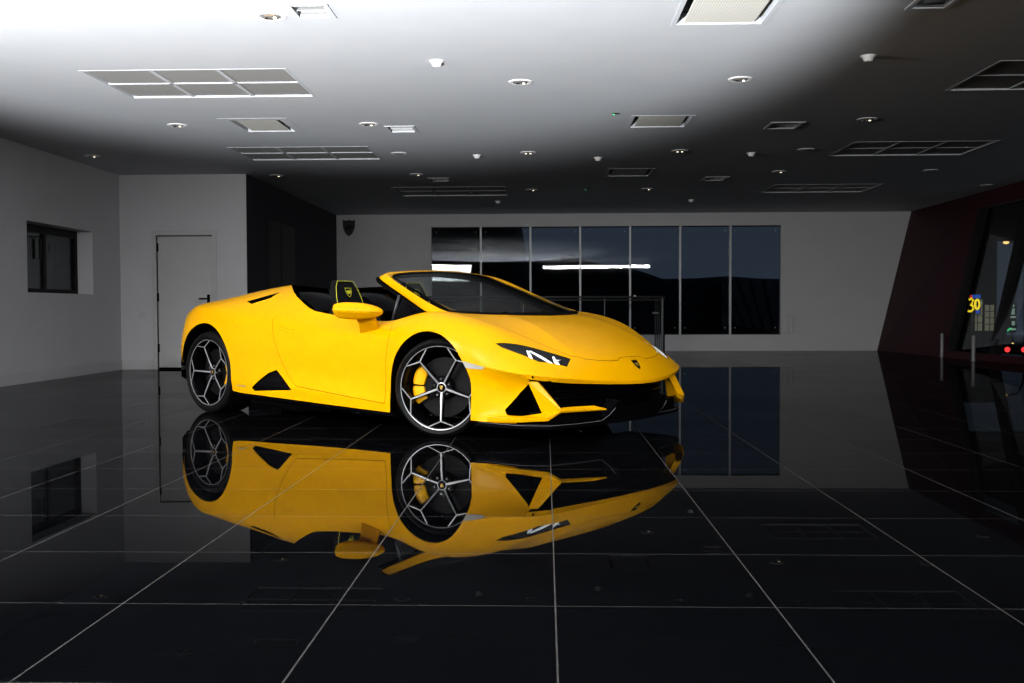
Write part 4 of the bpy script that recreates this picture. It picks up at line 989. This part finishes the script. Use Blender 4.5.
for x, y, lab in ((.69, 10.23, 'tiny green-lit indicator on the ceiling before the middle air grille'), (.66, 16.57, 'tiny green-lit indicator on the ceiling deep in the room')):
    d = MB().box(x - .02, x + .05, y - .015, y + .015, ZC - .012, ZC).build('indicator_light', 'darkmetal', bevel=.002)
    MB().box(x - .016, x + .004, y - .011, y + .011, ZC - .017, ZC - .012).build('green_lens', 'green', d); tag(d, lab, 'indicator', 'green indicators in the ceiling')

# ------------------------------------------------------------------ outside: seen through the back window and the facade
tag(MB().box(-60, 90, 21.2, 160, -3.5, -3.3).build('ground', noisy(principled('dark_asphalt', (.012, .012, .014), .8), 2, .2)), kind='structure')
def hill_mesh():
    m = MB(); rings = []
    for k in range(33):
        x = -70 + k * 3.0; h = 4.3 + 1.2 * math.sin(k * .31 + 1) + .5 * math.sin(k * 1.1) + .25 * math.sin(k * 2.7)
        rings.append([(x, 84, -3.3), (x, 90, h * .8), (x, 96, h), (x, 110, h * .9), (x, 122, -3.3)])
    m.loft(rings); return m
hl = hill_mesh().build('hill', noisy(principled('dark_hillside', (.006, .008, .008), .9), .5, .3), smooth=True); tag(hl, kind='structure')
# curved dark tower just outside the left panes of the back window
tw = MB().lathe([(0, -3.3), (3.1, -3.3), (2.9, 1.5), (2.55, 3.2), (2.2, 5.5), (0, 5.6)], 48, 'z', (-3.2, 25.5, 0)).build('curved_annex', 'darkmetal', smooth='auto')
tag(tw, 'black round-shouldered annex seen through the leftmost panes of the far window', 'annex')
# street beyond the facade: shop front, numbered sign, street lamp, parked car lights
M['sign_y'] = principled('yellow_lit_sign', (.9, .7, .02), .4, emit=(1.0, .72, .02), estr=1.4)
M['sign_b'] = principled('blue_lit_sign', (.02, .12, .6), .4, emit=(.03, .14, .75), estr=.6)
M['sign_r'] = principled('red_lit_sign', (.6, .02, .02), .4, emit=(1.0, .04, .03), estr=.8)
M['shopglow'] = noisy(principled('lit_shop_window', (.5, .46, .3), .5, emit=(.62, .60, .38), estr=.20), 3, .3)
M['shopgreen'] = principled('green_white_lit_sign', (.5, .7, .5), .4, emit=(.45, .62, .50), estr=.5)
M['shopdark'] = noisy(principled('blue_grey_cladding', (.012, .014, .018), .8, 0, .1), 2, .1)
M['red_light'] = principled('red_car_light', (.8, .02, .02), .3, emit=(1.0, .04, .04), estr=2.5)
M['sodium'] = principled('sodium_street_lamp', (1, .7, .3), .3, emit=(1.0, .62, .20), estr=2.2)
def lit(name, mat, x0, x1, y0, y1, z0, z1, lab, cat, parent=None, bevel=0):
    o = MB().box(x0, x1, y0, y1, z0, z1).build(name, mat, parent, bevel=bevel)
    if parent is None: tag(o, lab, cat)
    return o
GZ = -3.3
shop = lit('shop_front', 'shopdark', 35.1, 37.5, 86, 94, GZ, 7.0, 'blue-grey building with lit shop windows beyond the slanting glass wall', 'building')
for x0, x1, z0, z1 in ((35.5, 36.3, -1.0, 1.6), (36.55, 37.25, -1.0, 1.15)):
    f = MB().box(x0, x1, 85.9, 86, z0, z1).build('shop_window', 'shopglow', shop)
    for k in range(1, 4): MB().box(x0, x1, 85.85, 85.9, z0 + (z1 - z0) * k / 4 - .03, z0 + (z1 - z0) * k / 4 + .03).build('shelf', 'darkmetal', f)
    MB().box((x0 + x1) / 2 - .025, (x0 + x1) / 2 + .025, 85.85, 85.9, z0, z1).build('window_bar', 'darkmetal', f)
lit('awning', 'shopgreen', 35.6, 36.15, 85.6, 85.9, 1.19, 1.39, '', '', shop)
# yellow figures on a blue board with a red corner
sg_ = lit('lit_sign', 'darkmetal', 34.65, 35.75, 84.9, 85.05, .40, 2.05, 'lit blue board with yellow figures seen through the slanting glass wall', 'sign')
lit('blue_field', 'sign_b', 35.0, 35.7, 84.84, 84.9, 1.69, 1.99, '', '', sg_)
lit('blue_field', 'sign_b', 35.35, 35.65, 84.84, 84.9, .44, .74, '', '', sg_)
lit('red_field', 'sign_r', 34.85, 35.05, 84.84, 84.9, 1.69, 1.94, '', '', sg_)
MB().tube([(x, 84.8, z) for x, z in [(34.76, 1.58), (34.95, 1.66), (35.10, 1.49), (34.98, 1.24), (34.88, 1.17), (35.07, 1.04), (35.10, .79), (34.93, .62), (34.68, .64)]], .085, 8).build('yellow_figure', 'sign_y', sg_, smooth=True)
MB().tube([(35.42 + .17 * math.cos(t), 84.8, 1.19 + .39 * math.sin(t)) for t in [2 * PI * k / 20 for k in range(20)]], .09, 8, closed=True).build('yellow_figure', 'sign_y', sg_, smooth=True)
MB().box(35.12, 35.30, 84.92, 85.05, GZ, .40).build('sign_post', 'darkmetal', sg_)
s2 = lit('hanging_sign', 'darkmetal', 38.05, 38.65, 84.9, 85.0, -1.15, 1.30, 'dark board with small pale green and white lit lines at the right edge', 'sign')
for x, z, w, h in ((38.33, 1.07, .12, .12), (38.33, .59, .15, .25), (38.33, .14, .25, .075), (38.38, -.36, .12, .17), (38.38, -.86, .22, .075)):
    MB().box(x - w, x + w, 84.84, 84.9, z - h, z + h).build('lit_line', 'shopgreen', s2, bevel=.03)
MB().tube([(37.90, 84.84, -1.01), (38.0, 84.84, -.91), (38.17, 84.84, -.76)], .06, 6).build('green_tick', 'green', s2, smooth=True)
MB().box(38.3, 38.4, 84.92, 85.0, GZ, -1.15).build('sign_post', 'darkmetal', s2)
lp = MB().tube([(39.6, 85.6, GZ), (39.6, 85.6, 5.2), (39.0, 85.3, 6.15), (37.85, 85.0, 6.34)], .09, 8).build('street_lamp', 'darkmetal', smooth=True); tag(lp, 'street lamp glowing orange high beyond the slanting glass wall', 'street lamp')
MB().lathe([(0, -.15), (.19, -.10), (.25, 0), (.15, .09), (0, .12)], 20, 'z', (37.78, 85, 6.27)).build('lamp_head', 'sodium', lp, smooth=True)
pc = MB().loft([[(35.25 + a, y, z) for a, z in ((-.20, -3.1), (1.50, -3.1), (1.53, -2.6), (1.45, -2.3), (1.2, -1.9), (.1, -1.9), (-.12, -2.3), (-.22, -2.6))] for y in (79.0, 79.4, 83.2)]).build('parked_car', 'black_gloss', bevel=.06)
tag(pc, 'dark parked car shown only by two red lights at the right edge', 'car')
for x in (35.3, 36.55): MB().lathe([(0, -.14), (.15, -.10), (.20, 0), (.20, .06), (0, .06)], 16, 'y', (x, 78.96, -2.30)).build('rear_light', 'red_light', pc, smooth=True)
for x in (35.2, 36.45): MB().lathe([(0, 0), (.32, 0), (.32, .25), (0, .25)], 20, 'y', (x, 79.6, -2.98)).build('wheel', 'rubber', pc, smooth='auto')
am = MB().lathe([(0, .08), (.08, .05), (.09, 0), (0, -.08)], 14, 'z', (37.05, 82, -1.94)).build('amber_lamp', 'sodium', smooth=True)
MB().tube([(37.05, 82, GZ), (37.05, 82, -2.0)], .05, 8).build('post', 'darkmetal', am, smooth=True)
tag(am, 'small amber lamp on a low post just above the red car lights', 'lamp')

cn = MB().box(7.42, 30, 16.0, 31, 2.85, 3.10).build('sky_cover_slab', 'darkmetal')  # added slab that blacks out the upper sky behind the slanted glass
for x, y in ((24, 29.5), (24, 17.5)): MB().box(x, x + .2, y, y + .2, GZ, 2.85).build('slab_post', 'darkmetal', cn)
tag(cn, 'dark flat slab added outside to hide the sky above the slanting glass wall', 'sky cover')
